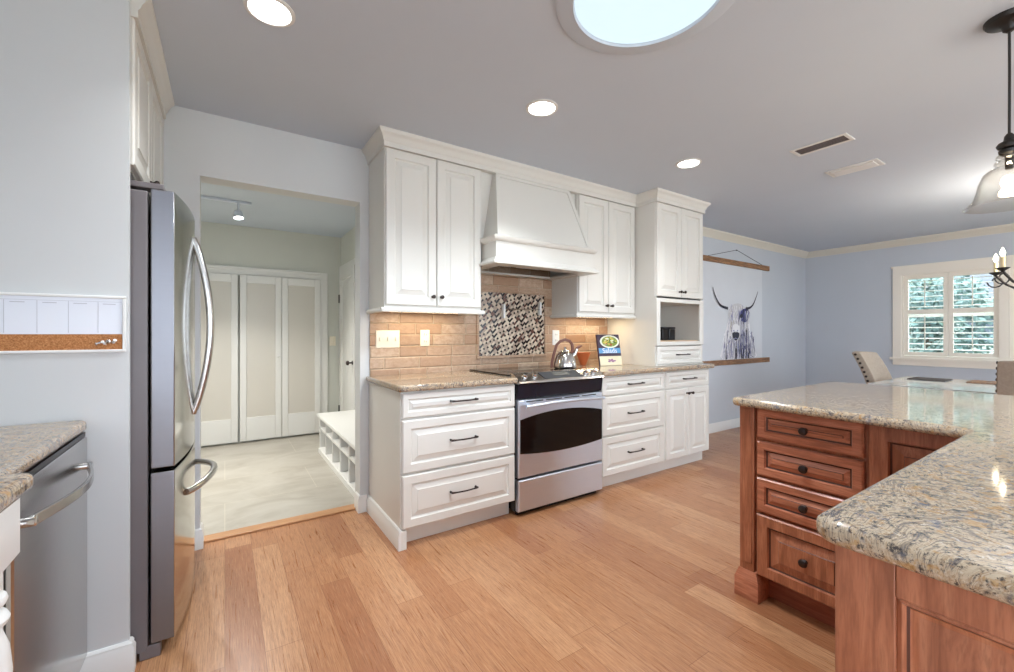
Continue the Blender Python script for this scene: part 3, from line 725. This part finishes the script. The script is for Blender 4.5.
# canisters in the niche
for x, lab, tilt in ((3.532, 'left of the two small black canisters in the hutch niche', 0), (3.634, 'right of the two small black canisters in the hutch niche', 1)):
    r = thing('canister', (x, 2.62, 1.1365), lab, 'canister', 'black canisters in the niche')
    build(box(x-.046, x+.046, 2.57, 2.66, 1.1368, 1.245), 'body', M['black'], r, bevel=.008)
    build(box(x-.048, x+.048, 2.568, 2.662, 1.246, 1.262), 'lid', M['navy'], r, bevel=.005)

# ------------------------------------------------------------------ fridge
fy0, fy1, fyc = 2.032, 2.872, 2.452
r = thing('refrigerator', (-.55, fyc, 0), 'stainless french-door refrigerator in the alcove left of the mudroom opening', 'refrigerator')
build(box(-.93, -.236, fy0+.004, fy1-.004, .03, 1.725), 'body', M['fridge_side'], r, bevel=.006)
fx = lambda y: -.158+.040*(1-((y-fyc)/.42)**2)
def shell(ya, yb, z0, z1):
    ys = [ya+(yb-ya)*i/12 for i in range(13)]
    pts = [(-.228, ya), ]+[(fx(y), y) for y in ys]+[(-.228, yb)]
    return MB().prism(pts, 'z', z0, z1)
def edge_slot(o):
    o.data.materials.append(M['fridge_edge'])
    for p in o.data.polygons:
        if abs(p.normal.y) > .9: p.material_index = 1
    return o
for ya, yb in ((fy0, fyc-.003), (fyc+.003, fy1)):
    d = edge_slot(build(shell(ya, yb, .700, 1.735), 'door', M['steel_side'], r, bevel=.004))
    s_ = 1 if ya > fyc else -1
    yh = fyc+s_*.035
    hp = [(fx(yh)-.004+.066*math.sin(math.pi*i/20)**.8, yh+s_*.012*math.sin(math.pi*i/20), .835+.80*i/20) for i in range(21)]
    build(MB().tube(hp, [.015]*21, 12), 'handle', M['steel'], d)
d = edge_slot(build(shell(fy0, fy1, .055, .685), 'freezer_drawer', M['steel_side'], r, bevel=.004))
hp = [(fx(2.20+.50*i/20)+.001+.075*math.sin(math.pi*i/20)**.7, 2.20+.50*i/20, .545+.02*math.sin(math.pi*i/20)) for i in range(21)]
build(MB().tube(hp, [.014]*21, 12), 'handle', M['steel'], d)
build(box(-.30, -.19, fy0+.004, fy0+.07, 1.7355, 1.757), 'hinge_cover', M['fridge_side'], r, bevel=.004)
build(box(-.30, -.19, fy1-.07, fy1-.004, 1.7355, 1.757), 'hinge_cover', M['fridge_side'], r, bevel=.004)
build(box(-.25, -.205, fy0+.08, fy1-.08, .012, .052), 'base_grille', M['black'], r)
for y in (fy0+.03, fy1-.03): build(box(-.262, -.200, y-.025, y+.025, 0, .05), 'foot', M['fridge_side'], r, bevel=.004)
# cabinet over the fridge
r = thing('upper_cabinet', (-.6, 2.46, 1.80), 'white two-door cabinet above the refrigerator', 'cabinet')
build(box(-.93, -.292, 2.024, 2.915, 1.80, 2.436), 'body', cab, r)
door_run(r, (-.292, 2.03, 1.81), Y_, .835, .535, 2, .055, True, kz=.05)
build(box(-.292, -.274, 2.869, 2.926, 1.80, 2.436), 'filler', cab, r)

# message board on the left wall
r = thing('message_board', (-.63, 2.0, 1.14), 'white framed weekly board with a cork strip along its bottom', 'message board')
bx0, bx1, bz0, bz1 = -.96, -.290, 1.136, 1.330
f = MB(); t_ = .009
for q in ((bx0, bx1, bz0, bz0+t_), (bx0, bx1, bz1-t_, bz1), (bx0, bx0+t_, bz0+t_, bz1-t_), (bx1-t_, bx1, bz0+t_, bz1-t_)): f.box(q[0], q[1], 1.984, 2.0, q[2], q[3])
build(f, 'frame', M['trim'], r, bevel=.002)
m = MB(); m.mi = 0; m.box(bx0+t_, bx1-t_, 1.990, 2.0, 1.198, bz1-t_); m.mi = 1
for k in range(7):
    x = -.362-.0725*k
    if x > bx0+.02:
        m.box(x-.0008, x+.0008, 1.9894, 1.9902, 1.202, 1.308); m.box(x+.012, x+.045, 1.9894, 1.9902, 1.300, 1.3025)
m.box(bx0+.012, bx1-.012, 1.9894, 1.9902, 1.3085, 1.3095)
build(m, 'whiteboard', [M['white'], M['faint']], r, smooth=False)
build(box(bx0+t_, bx1-t_, 1.989, 2.0, bz0+t_, 1.1975), 'cork_strip', M['cork'], r)
for i, (x, z) in enumerate(((-.352, 1.170), (-.341, 1.161), (-.333, 1.178), (-.324, 1.166), (-.343, 1.176))):
    ax = Vector(((i-2)*.35, -.6, (i % 2)*.8-.3)).normalized()
    tag(build(MB().lathe([(.0015, 0), (.0015, .006), (.005, .007), (.003, .011), (.0032, .016), (.0056, .018), (.0045, .020)], (x, 1.988, z), ax, 10), 'push_pin', M['trim' if i % 2 else 'steel'], loc=(x, 1.988, z)), 'small pale push pin in the cluster at the right end of the cork strip', 'push pin', 'push pins on the cork strip')

# ------------------------------------------------------------------ dishwasher and left counter
r = thing('dishwasher', (-.70, 1.67, 0), 'stainless dishwasher with a bowed bar handle under the left counter', 'dishwasher')
build(box(-1.06, -.415, 1.375, 1.985, .10, .868), 'tub', M['black'], r)
build(MB().panel((-.415, 1.378, .115), Y_, Z_, .605, .737, [(0, 0), (0, .024), (.004, .028), (.01, .028)]), 'door', M['steel'], r)
build(box(-.415, -.392, 1.378, 1.983, .8535, .868), 'gap_strip', M['black'], r)  # black strip painting the shaded gap between door and counter
m = MB(); hp = [(-.374+.044*math.sin(math.pi*i/16), 1.43+.50*i/16, .765) for i in range(17)]
m.strip(hp, Z_, .026, .010); build(m, 'handle', M['steel'], r, bevel=.003)
for i in (0, 16): build(MB().lathe([(.012, 0), (.012, .022), (.009, .024)], (-.388, 1.43+.50*i/16, .765), X_, 12), 'handle_mount', M['chrome'], r)
build(box(-1.06, -.46, 1.38, 1.98, 0, .10), 'toe_panel', M['black'], r)
slab('granite_countertop', [(-1.075, -.9), (-.333, -.9)]+rc(-.358, 1.285, .025, 0, 90)+[(-.386, 1.310)]+rc(-.414, 1.964, .028, 0, 90)+[(-1.075, 1.992)], .872, .910, 'granite countertop over the dishwasher at the left edge', (-.7, .9, .872))
r = thing('base_cabinet', (-.7, .6, 0), 'white base cabinet with a turned corner post nearest the dishwasher', 'cabinet')
build(box(-1.07, -.40, -.88, 1.372, .0, .870), 'body', cab, r)
pc = (-.395, 1.225)
m = MB()
pq = lambda h, z: [(pc[0]-h, pc[1]-h, z), (pc[0]+h, pc[1]-h, z), (pc[0]+h, pc[1]+h, z), (pc[0]-h, pc[1]+h, z)]
m.loft([pq(.020, .715), pq(.047, .755), pq(.047, .869)])
m.lathe([(.020, .716), (.024, .70), (.041, .692), (.043, .684), (.040, .676), (.030, .672), (.031, .666), (.042, .658), (.046, .648), (.042, .638), (.031, .632), (.036, .622), (.045, .590), (.049, .54), (.046, .45), (.036, .32), (.031, .20), (.034, .17), (.043, .16), (.043, .145), (.032, .14), (.04, .12)], (pc[0], pc[1], 0), Z_, 28)
m.loft([pq(.04, 0), pq(.047, .01), pq(.047, .118), pq(.036, .130)])
build(m, 'turned_post', M['trim'], r)

# ------------------------------------------------------------------ island
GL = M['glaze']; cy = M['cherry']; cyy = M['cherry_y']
ix = 2.005
r = thing('island_cabinet', (2.3, .66, 0), 'cherry wood island cabinet with four knobbed drawers and a corner pilaster', 'cabinet')
b = MB(); b.box(ix, 2.66, -.95, 1.03, .12, .875); b.box(ix+.075, 2.64, -.95, 1.0, 0, .12)
build(b, 'body', cy, r)
build(box(ix+.065, ix+.075, -.95, .96, 0, .118), 'toe_board', M['cherry_dark'], r)
for z0, z1 in ((.733, .868), (.570, .721), (.408, .558)):
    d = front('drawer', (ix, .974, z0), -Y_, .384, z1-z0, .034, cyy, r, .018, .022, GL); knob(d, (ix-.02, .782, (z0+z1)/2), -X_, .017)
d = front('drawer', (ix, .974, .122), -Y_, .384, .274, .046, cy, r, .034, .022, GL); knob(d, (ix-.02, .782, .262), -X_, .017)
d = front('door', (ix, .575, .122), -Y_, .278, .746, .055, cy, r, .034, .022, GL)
p = MB(); p.box(ix-.022, ix+.05, .984, 1.047, .10, .875); p.box(ix-.027, ix-.022, .992, 1.039, .16, .86)
build(p, 'pilaster', cy, r, bevel=.003)
p = MB(); p.loft([[(ix-.04, .958, 0), (ix+.06, .958, 0), (ix+.06, 1.062, 0), (ix-.04, 1.062, 0)], [(ix-.04, .958, .085), (ix+.06, .958, .085), (ix+.06, 1.062, .085), (ix-.04, 1.062, .085)], [(ix-.036, .962, .095), (ix+.06, .962, .095), (ix+.06, 1.058, .095), (ix-.036, 1.058, .095)], [(ix-.024, .976, .125), (ix+.06, .976, .125), (ix+.06, 1.05, .125), (ix-.024, 1.05, .125)]])
build(p, 'plinth_block', cyy, r)
nxp = .834
r = thing('peninsula_cabinet', (1.4, -.2, 0), 'cherry wood cabinet end with a raised panel in the right foreground', 'cabinet')
b = MB(); b.box(nxp, ix-.03, -.95, .279, .0, .875)
build(b, 'body', cy, r, bevel=.003)
fr = MB(); pf = nxp-.020
for y0, y1, z0, z1 in ((.205, .279, 0, .875), (-.95, -.37, 0, .875), (-.37, .205, .815, .875), (-.37, .205, 0, .12)): fr.box(pf, nxp, y0, y1, z0, z1)
build(fr, 'end_frame', cy, r, bevel=.002)
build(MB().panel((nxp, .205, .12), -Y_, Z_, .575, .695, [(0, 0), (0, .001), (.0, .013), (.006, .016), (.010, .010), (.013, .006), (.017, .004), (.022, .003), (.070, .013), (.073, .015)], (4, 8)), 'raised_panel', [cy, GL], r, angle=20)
slab('granite_countertop', rc(.808, .262, .038, 180, 90)+[(1.850, .300)]+[(1.878, .325)]+rc(1.938, 1.027, .025, 180, 90)+rc(3.02, 1.03, .04, 90, 0)+[(3.06, -.98), (.770, -.98)], .8755, .912, 'large L-shaped granite island countertop with a polished reflecting surface', (1.9, 0, .876), bev=.014)

# ------------------------------------------------------------------ ceiling things
for i, (x, y, lab) in enumerate(((.144, 1.863, 'round recessed ceiling light nearest the refrigerator'), (1.452, 1.845, 'round recessed ceiling light in front of the range hood'), (2.814, 1.855, 'round recessed ceiling light in front of the tall hutch'))):
    r = thing('recessed_light', (x, y, H), lab, 'ceiling light', 'recessed ceiling lights')
    build(MB().lathe([(.088, 0), (.088, -.004), (.074, -.008), (.070, -.003), (.070, 0)], (x, y, H), Z_, 36, cap=False), 'trim_ring', M['trim'], r)
    build(MB().lathe([(.070, -.0005), (.068, -.004), (.001, -.005)], (x, y, H), Z_, 32), 'lens', M['lamp'], r)
    area_lamp('lamp', r, (x, y, H-.012), .13, RECESSED_W, (.95, .98, 1), spread=math.radians(110))
r = thing('skylight', (1.285, 1.01, H), 'large round skylight with a glowing bluish diffuser in the ceiling', 'skylight')
build(MB().lathe([(.335, 0), (.335, -.006), (.325, -.010), (.290, -.012), (.270, -.016), (.265, -.006), (.265, 0)], (1.285, 1.01, H), Z_, 64, cap=False), 'trim_ring', M['ceil'], r)
build(MB().lathe([(.266, -.004), (.258, -.009), (.20, -.016), (.10, -.020), (.001, -.021)], (1.285, 1.01, H), Z_, 64), 'diffuser', M['skylens'], r)
for k in range(7):
    l = bpy.data.lights.new('daylight', 'SPOT'); l.energy = SKYLIGHT_W/7; l.color = (.80, .91, 1); l.spot_size = math.radians(150); l.spot_blend = .6; l.shadow_soft_size = 0
    o = bpy.data.objects.new('daylight', l); COL.objects.link(o); o.parent = r
    q = 0 if k == 6 else .2
    o.location = (q*math.cos(k*math.pi/3), q*math.sin(k*math.pi/3), -.026)
def vent(x0, x1, y0, y1, closed, lab):
    r = thing('ceiling_vent', ((x0+x1)/2, (y0+y1)/2, H), lab, 'vent')
    m = MB(); f = .022
    for q in ((x0, x1, y0, y0+f), (x0, x1, y1-f, y1), (x0, x0+f, y0+f, y1-f), (x1-f, x1, y0+f, y1-f)): m.box(q[0], q[1], q[2], q[3], H-.006, H)
    build(m, 'frame', M['trim'], r, bevel=.003)
    if closed: build(MB().panel((x0+.03, y1-.03, H-.001), X_, -Y_, x1-x0-.06, y1-y0-.06, [(0, 0), (0, .010), (.012, .014), (.016, .014)]), 'damper_plate', M['trim'], r)
    build(box(x0+f, x1-f, y0+f, y1-f, H-.0012, H), 'duct_backing', M['vent_dark'] if not closed else M['trim'], r)  # flat sheet; dark on the open vent to paint its inner shade
    if not closed:
        n = 5
        for k in range(n):
            x = x0+f+(k+.5)*(x1-x0-2*f)/n
            m = MB(); m.loft([[(x-.003, y, H-.0015), (x+.001, y, H-.0055), (x+.0025, y, H-.0050), (x-.0015, y, H-.0015)] for y in (y0+f, y1-f)])
            build(m, 'slat', M['fridge_side'], r)  # grey enamel darkens the slats, standing in for their shade
vent(3.195, 3.345, 1.035, 1.355, False, 'rectangular ceiling vent with dark open slats')
vent(3.84, 4.02, 1.065, 1.385, True, 'rectangular white ceiling vent with a closed plate, nearer the dining window')

# pendant
px_, py_ = 2.566, .305
r = thing('pendant_light', (px_, py_, H), 'clear bell glass pendant on a black cord over the island', 'pendant light')
build(MB().lathe([(.070, 0), (.070, -.008), (.064, -.018), (.030, -.026), (.022, -.034), (.018, -.05), (.008, -.058)], (px_, py_, H), Z_, 32), 'canopy', M['iron'], r)
build(MB().tube([(px_, py_, H-.05), (px_+.003, py_, 2.2), (px_-.002, py_, 1.98)], .0042, 8), 'cord', M['iron'], r)
build(MB().lathe([(.007, 1.985), (.014, 1.975), (.016, 1.958), (.030, 1.950), (.036, 1.940), (.032, 1.930), (.022, 1.926), (.030, 1.920), (.028, 1.908), (.018, 1.90)], (px_, py_, 0), Z_, 24), 'socket_cap', M['iron'], r)
sh = [(.022, 1.905), (.036, 1.900), (.038, 1.890), (.026, 1.884), (.040, 1.876), (.042, 1.866), (.030, 1.858), (.052, 1.850), (.072, 1.832), (.084, 1.80), (.090, 1.765), (.101, 1.732), (.118, 1.712), (.128, 1.705)]
build(MB().lathe(sh+[(a-.0025, b-.001) for a, b in sh[::-1]], (px_, py_, 0), Z_, 40, cap=False), 'glass_shade', M['clear'], r)
build(MB().lathe([(.012, 1.90), (.012, 1.85), (.010, 1.845)], (px_, py_, 0), Z_, 14), 'lamp_holder', M['iron'], r)
build(MB().ball((px_, py_, 1.795), .024, 2, (1, 1, 1.2)), 'bulb', M['bulb'], r)
l = bpy.data.lights.new('bulb_lamp', 'POINT'); l.energy = 6; l.color = (1, .82, .6); l.shadow_soft_size = .03
o = bpy.data.objects.new('bulb_lamp', l); COL.objects.link(o); o.parent = r; o.location = (0, 0, 1.745-H)

# chandelier
cx_, cy_ = 5.23, .37
r = thing('chandelier', (cx_, cy_, H), 'black wrought-iron candle chandelier hanging over the dining table', 'chandelier')
build(MB().lathe([(.06, 0), (.06, -.01), (.02, -.03), (.006, -.04)], (cx_, cy_, H), Z_, 20), 'canopy', M['iron'], r)
build(MB().tube([(cx_, cy_, H-.03), (cx_, cy_, 1.95)], .006, 8), 'hanging_rod', M['iron'], r)
build(MB().lathe([(.006, 1.98), (.02, 1.95), (.012, 1.9), (.03, 1.80), (.014, 1.70), (.034, 1.62), (.02, 1.56), (.012, 1.53), (.02, 1.51), (.004, 1.48)], (cx_, cy_, 0), Z_, 18), 'center_column', M['iron'], r)
for k in range(6):
    an = math.radians(103.3+30+60*k); d = Vector((math.cos(an), math.sin(an), 0)); c = Vector((cx_, cy_, 0))
    pr = [(.02, 1.60), (.07, 1.555), (.14, 1.535), (.22, 1.55), (.29, 1.60), (.335, 1.655), (.352, 1.685)]
    a = MB(); a.tube([c+d*u+Z_*z for u, z in pr], .009, 8)
    a.tube([c+d*(.29+.055*math.cos(t)*(1-t/11))+Z_*(1.63-.0+.055*math.sin(-t)*(1-t/11)) + d*.06 for t in [i*.5 for i in range(13)]], .005, 8)
    arm = build(a, 'arm', M['iron'], r)
    e = c+d*.352
    build(MB().lathe([(.008, 1.672), (.012, 1.682), (.036, 1.700), (.040, 1.706), (.034, 1.704), (.012, 1.696)], e, Z_, 20), 'drip_cup', M['iron'], arm)
    build(MB().lathe([(.0125, 1.697), (.0125, 1.79), (.009, 1.792)], e, Z_, 14), 'candle_sleeve', M['candle'], arm)
    build(MB().lathe([(.006, 1.792), (.014, 1.812), (.013, 1.830), (.006, 1.850), (.001, 1.862)], e, Z_, 14), 'candle_bulb', M['bulb'], arm)
l = bpy.data.lights.new('candle_lamp', 'POINT'); l.energy = CHANDELIER_W; l.color = (1, .88, .74); l.shadow_soft_size = .05
o = bpy.data.objects.new('candle_lamp', l); COL.objects.link(o); o.parent = r; o.location = (0, 0, 1.93-H)

# ------------------------------------------------------------------ wall hanging
AY = 2.928
r = thing('wall_hanging', (5.465, 2.92, .81), 'canvas print of a shaggy horned cow hung between two rustic wood bars', 'wall art')
build(box(4.655, 6.275, 2.902, AY, 2.062, 2.128), 'top_bar', M['rustic'], r, bevel=.004)
build(box(4.655, 6.278, 2.902, AY, .808, .872), 'bottom_bar', M['rustic'], r, bevel=.004)
build(MB().tube([(4.80, 2.921, 2.128), (5.465, 2.922, 2.268), (6.13, 2.921, 2.128)], .003, 6), 'string', M['string'], r)
build(MB().lathe([(.008, 0), (.006, .01), (.001, .012)], (5.465, AY, 2.266), -Y_, 10), 'nail', M['iron'], r)
mats = [M['canvas'], M['art_grey'], M['art_lav'], M['art_blue'], M['art_dark'], M['art_warm'], M['art_white']]
m = MB(); m.box(4.70, 6.10, 2.9185, 2.921, .870, 2.064)
lay = [2.9183]
def shape(pts, mi): lay[0] -= .000012; m.mi = mi; m.poly([(x, lay[0], z) for x, z in pts])
def stroke(pts, w0, w1, mi):
    L, R = [], []
    for i, p in enumerate(pts):
        a = Vector(pts[max(i-1, 0)]); b = Vector(pts[min(i+1, len(pts)-1)]); t = (b-a).normalized(); nv = Vector((-t.y, t.x)); w_ = w0+(w1-w0)*i/(len(pts)-1)
        L.append(Vector(p)+nv*w_/2); R.append(Vector(p)-nv*w_/2)
    shape([(q.x, q.y) for q in L+R[::-1]], mi)
def curve(pts, n=5):
    out = []
    P = [pts[0]]+pts+[pts[-1]]
    for i in range(1, len(P)-2):
        for k in range(n):
            t = k/n; a, b, c, d = [Vector(q) for q in P[i-1:i+3]]
            out.append(tuple(.5*((2*b)+(c-a)*t+(2*a-5*b+4*c-d)*t*t+(3*b-a-3*c+d)*t**3)))
    return out+[tuple(pts[-1])]
ra = random.Random(11)
shape(curve([(5.29, 1.42), (5.20, 1.25), (5.14, 1.05), (5.13, .875), (5.92, .875), (5.86, 1.02), (5.79, 1.2), (5.76, 1.35), (5.6, 1.42)], 3), 6)
for k in range(320):                 # long chest hair falling in strands
    x = ra.uniform(5.16, 5.87); zt = ra.uniform(1.0, 1.38)-abs(x-5.52)*.5; L = ra.uniform(.10, .34)
    e = max(.875, zt-L); dx = (x-5.5)*.12+ra.uniform(-.03, .03)
    core = math.exp(-((x-5.62)/.17)**2)
    mi = ra.choice((3, 4, 3, 2)) if ra.random() < .18+.62*core else ra.choice((1, 2, 6, 1, 6))
    stroke(curve([(x, zt), (x+dx*.4+ra.uniform(-.02, .02), (zt+e)/2), (x+dx, e)], 3), ra.uniform(.008, .022), .002, mi)
for x in (5.20, 5.42, 5.45, 5.62, 5.68, 5.75, 5.56):
    stroke(curve([(x+ra.uniform(-.03, .03), 1.08), (x, .97), (x+ra.uniform(-.02, .02), .876)], 3), .006, .03, 4)
shape(curve([(5.263, 1.50), (5.341, 1.56), (5.499, 1.586), (5.62, 1.55), (5.73, 1.50), (5.76, 1.41), (5.67, 1.33), (5.585, 1.26), (5.545, 1.19), (5.50, 1.13), (5.42, 1.11), (5.345, 1.15), (5.335, 1.28), (5.279, 1.367), (5.25, 1.44)], 3), 1)
for k in range(170):                  # face and fringe
    x = ra.uniform(5.27, 5.72); z = ra.uniform(1.3, 1.57); q = x-5.45
    stroke(curve([(x, z), (x+q*.1+ra.uniform(-.02, .02), z-.06), (x+q*.15, z-ra.uniform(.08, .15))], 3), ra.uniform(.006, .016), .002, ra.choice((1, 6, 5, 1, 2, 6)))
shape(curve([(5.50, 1.44), (5.57, 1.505), (5.68, 1.525), (5.762, 1.48), (5.735, 1.40), (5.66, 1.345), (5.56, 1.36)], 3), 3)
for k in range(34):
    x = ra.uniform(5.50, 5.74); z = ra.uniform(1.40, 1.53)
    stroke([(x, z), (x+ra.uniform(-.03, .02), z-.06), (x+ra.uniform(-.05, .01), z-ra.uniform(.1, .17))], ra.uniform(.010, .022), .002, ra.choice((3, 4, 4, 2, 1)))
shape(curve([(5.515, 1.435), (5.55, 1.455), (5.59, 1.44), (5.58, 1.405), (5.53, 1.40)], 3), 4)
shape(curve([(5.30, 1.42), (5.325, 1.435), (5.35, 1.415), (5.325, 1.40)], 3), 2)
shape(curve([(5.345, 1.30), (5.42, 1.325), (5.505, 1.295), (5.515, 1.21), (5.42, 1.23), (5.335, 1.21)], 3), 6)
shape(curve([(5.338, 1.20), (5.38, 1.218), (5.42, 1.214), (5.46, 1.218), (5.502, 1.20), (5.492, 1.15), (5.42, 1.11), (5.348, 1.152)], 3), 4)
stroke(curve([(5.372, 1.128), (5.42, 1.142), (5.472, 1.128)], 3), .010, .006, 2)
for x in (5.375, 5.462): shape(curve([(x-.016, 1.235), (x, 1.248), (x+.016, 1.235), (x, 1.222)], 3), 2)
stroke(curve([(4.906, 1.760), (4.943, 1.680), (5.005, 1.600), (5.09, 1.540), (5.24, 1.513)], 6), .008, .036, 4)
stroke(curve([(5.976, 1.765), (5.925, 1.683), (5.855, 1.591), (5.77, 1.540), (5.66, 1.523)], 6), .008, .036, 4)
build(m, 'canvas', mats, r, smooth=False)

# ------------------------------------------------------------------ dining set
r = thing('dining_table', (5.3, .42, 0), 'dining table with a pale reflective glass top by the window', 'table')
build(box(4.75, 5.85, -.60, 1.38, .742, .762), 'table_top', M['tabletop'], r, bevel=.004)
build(box(4.83, 5.77, -.5, 1.28, .69, .741), 'apron', M['darkwood'], r, bevel=.004)
for x in (4.88, 5.72):
    for y in (-.44, 1.22): build(MB().loft([[(x-h, y-h, z), (x+h, y-h, z), (x+h, y+h, z), (x-h, y+h, z)] for h, z in ((.03, 0), (.045, .69))]), 'leg', M['darkwood'], r, bevel=.004)
for x, y, lab in ((5.60, 1.16, 'dark flat mat lying on the glass table top, nearest its left end'), (5.66, .78, 'brown flat mat lying on the glass table top, farther right')):
    tag(build(box(x-.14, x+.14, y-.13, y+.13, .7625, .770), 'placemat', M['rug'] if y > 1 else M['rustic'], bevel=.003, loc=(x, y, .7625)), lab, 'placemat', 'mats on the dining table')
def chair(loc, rz, label):           # built facing -Y, seat centre at loc
    r = thing('dining_chair', (0, 0, 0), label, 'chair', 'upholstered dining chairs')
    build(box(-.25, .25, -.26, .24, .40, .50), 'seat', M['chairfab'], r, bevel=.03)
    m = MB(); rings = []
    for i in range(9):
        t = i/8; z = .44+.58*t; y = .20+.15*t*t+.03*t; w = .245-.02*t**4
        th = .085-.02*t; cur = .05
        ring = []
        for k in range(9):
            s_ = -1+2*k/8; ring.append((s_*w, y-cur*s_*s_, z-.012*s_*s_*t))
        for k in range(8, -1, -1):
            s_ = -1+2*k/8; ring.append((s_*w, y+th-cur*s_*s_*.9, z-.012*s_*s_*t))
        rings.append(ring)
    m.loft(rings); bk = build(m, 'backrest', M['chairfab'], r, bevel=.010, angle=60)
    for s_ in (-1, 1):
        for i in range(14):
            t = .04+.92*i/13; z = .44+.58*t; y = .20+.15*t*t+.03*t+(.085-.02*t)-.05*.9; w = .245-.02*t**4
            build(MB().ball((s_*(w+.001), y-.018, z), .0115, 2, (.5, 1, 1)), 'nailhead', M['bronze'], r)
    for x in (-.21, .21):
        for y in (-.22, .20):
            build(MB().loft([[(x-h, y+dy-h, z), (x+h, y+dy-h, z), (x+h, y+dy+h, z), (x-h, y+dy+h, z)] for h, z, dy in ((.016, 0, .06 if y > 0 else 0), (.024, .40, 0))]), 'leg', M['darkwood'], r)
    r.location = loc; r.rotation_euler = (0, 0, rz)
    return r
c1 = chair((5.33, 1.21, 0), 0, 'taupe nailhead dining chair at the left end of the table')
c2 = copy_tree(c1); c2.location = (4.86, .36, 0); c2.rotation_euler = (0, 0, math.pi/2); c2['label'] = 'taupe dining chair turned back to the island at the right edge'

# ------------------------------------------------------------------ outside the window
structure(box(8.5, 60, -40, 40, -.6, -.35), 'ground', M['grass'])
structure(box(-30, 8.5, -40, 40, -.6, -.35), 'bounce_ground', M['paver'])  # unseen pale ground added so neutral light, not green, bounces indoors
structure(box(17, 22, -40, 40, -.35, -.33), 'street', M['paver'])
def tree(x, y, h, w, mat, label, seed):
    r = thing('garden_tree', (x, y, -.35), label, 'tree', 'trees outside the dining window')
    build(MB().tube([(x, y, -.36), (x+.05, y, h*.3), (x, y+.1, h*.6)], [.16, .12, .07], 10), 'trunk', M['bark'], r)
    q = random.Random(seed); m = MB()
    for k in range(2600):
        d = Vector((q.gauss(0, 1), q.gauss(0, 1), q.gauss(0, 1))).normalized()*(q.random()**.4)
        c = Vector((x+d.x*w, y+d.y*w, h*.62+d.z*h*.42)); a = Vector((q.gauss(0, 1), q.gauss(0, 1), q.gauss(0, 1))).normalized(); b = a.orthogonal().normalized()
        m.poly([c+a*w*.075, c+b*w*.045, c-a*w*.075, c-b*w*.045])
    build(m, 'foliage', mat, r, smooth=False)
tree(10.8, 2.2, 2.3, .85, M['leafb'], 'bluish bushy tree close outside the left shutter of the dining window', 1)
tree(15.5, 3.9, 6.5, 1.3, M['leafa'], 'taller tree behind the bluish one outside the dining window', 2)
tree(36.0, 6.5, 11.0, 4.2, M['leafa'], 'large pale tree rising behind the house across the street', 3)
tree(38.0, -3.0, 10.0, 4.0, M['leafb'], 'blue-green tree behind the right half of the house', 4)
r = thing('house', (27, 2, -.35), 'pale low house with dark windows across the street outside', 'house')
build(box(25, 31, -6, 10, -.36, 2.6), 'wall', M['siding'], r)
build(MB().loft([[(24.6, y, 2.6), (28, y, 4.2), (31.4, y, 2.6)] for y in (-6.3, 10.3)]), 'roof', M['roof'], r)
for y in (-4, -1, 1.5, 3.6, 5.6, 8): build(box(24.96, 25.0, y-.6, y+.6, .8, 1.9), 'window', M['darkpane'], r)
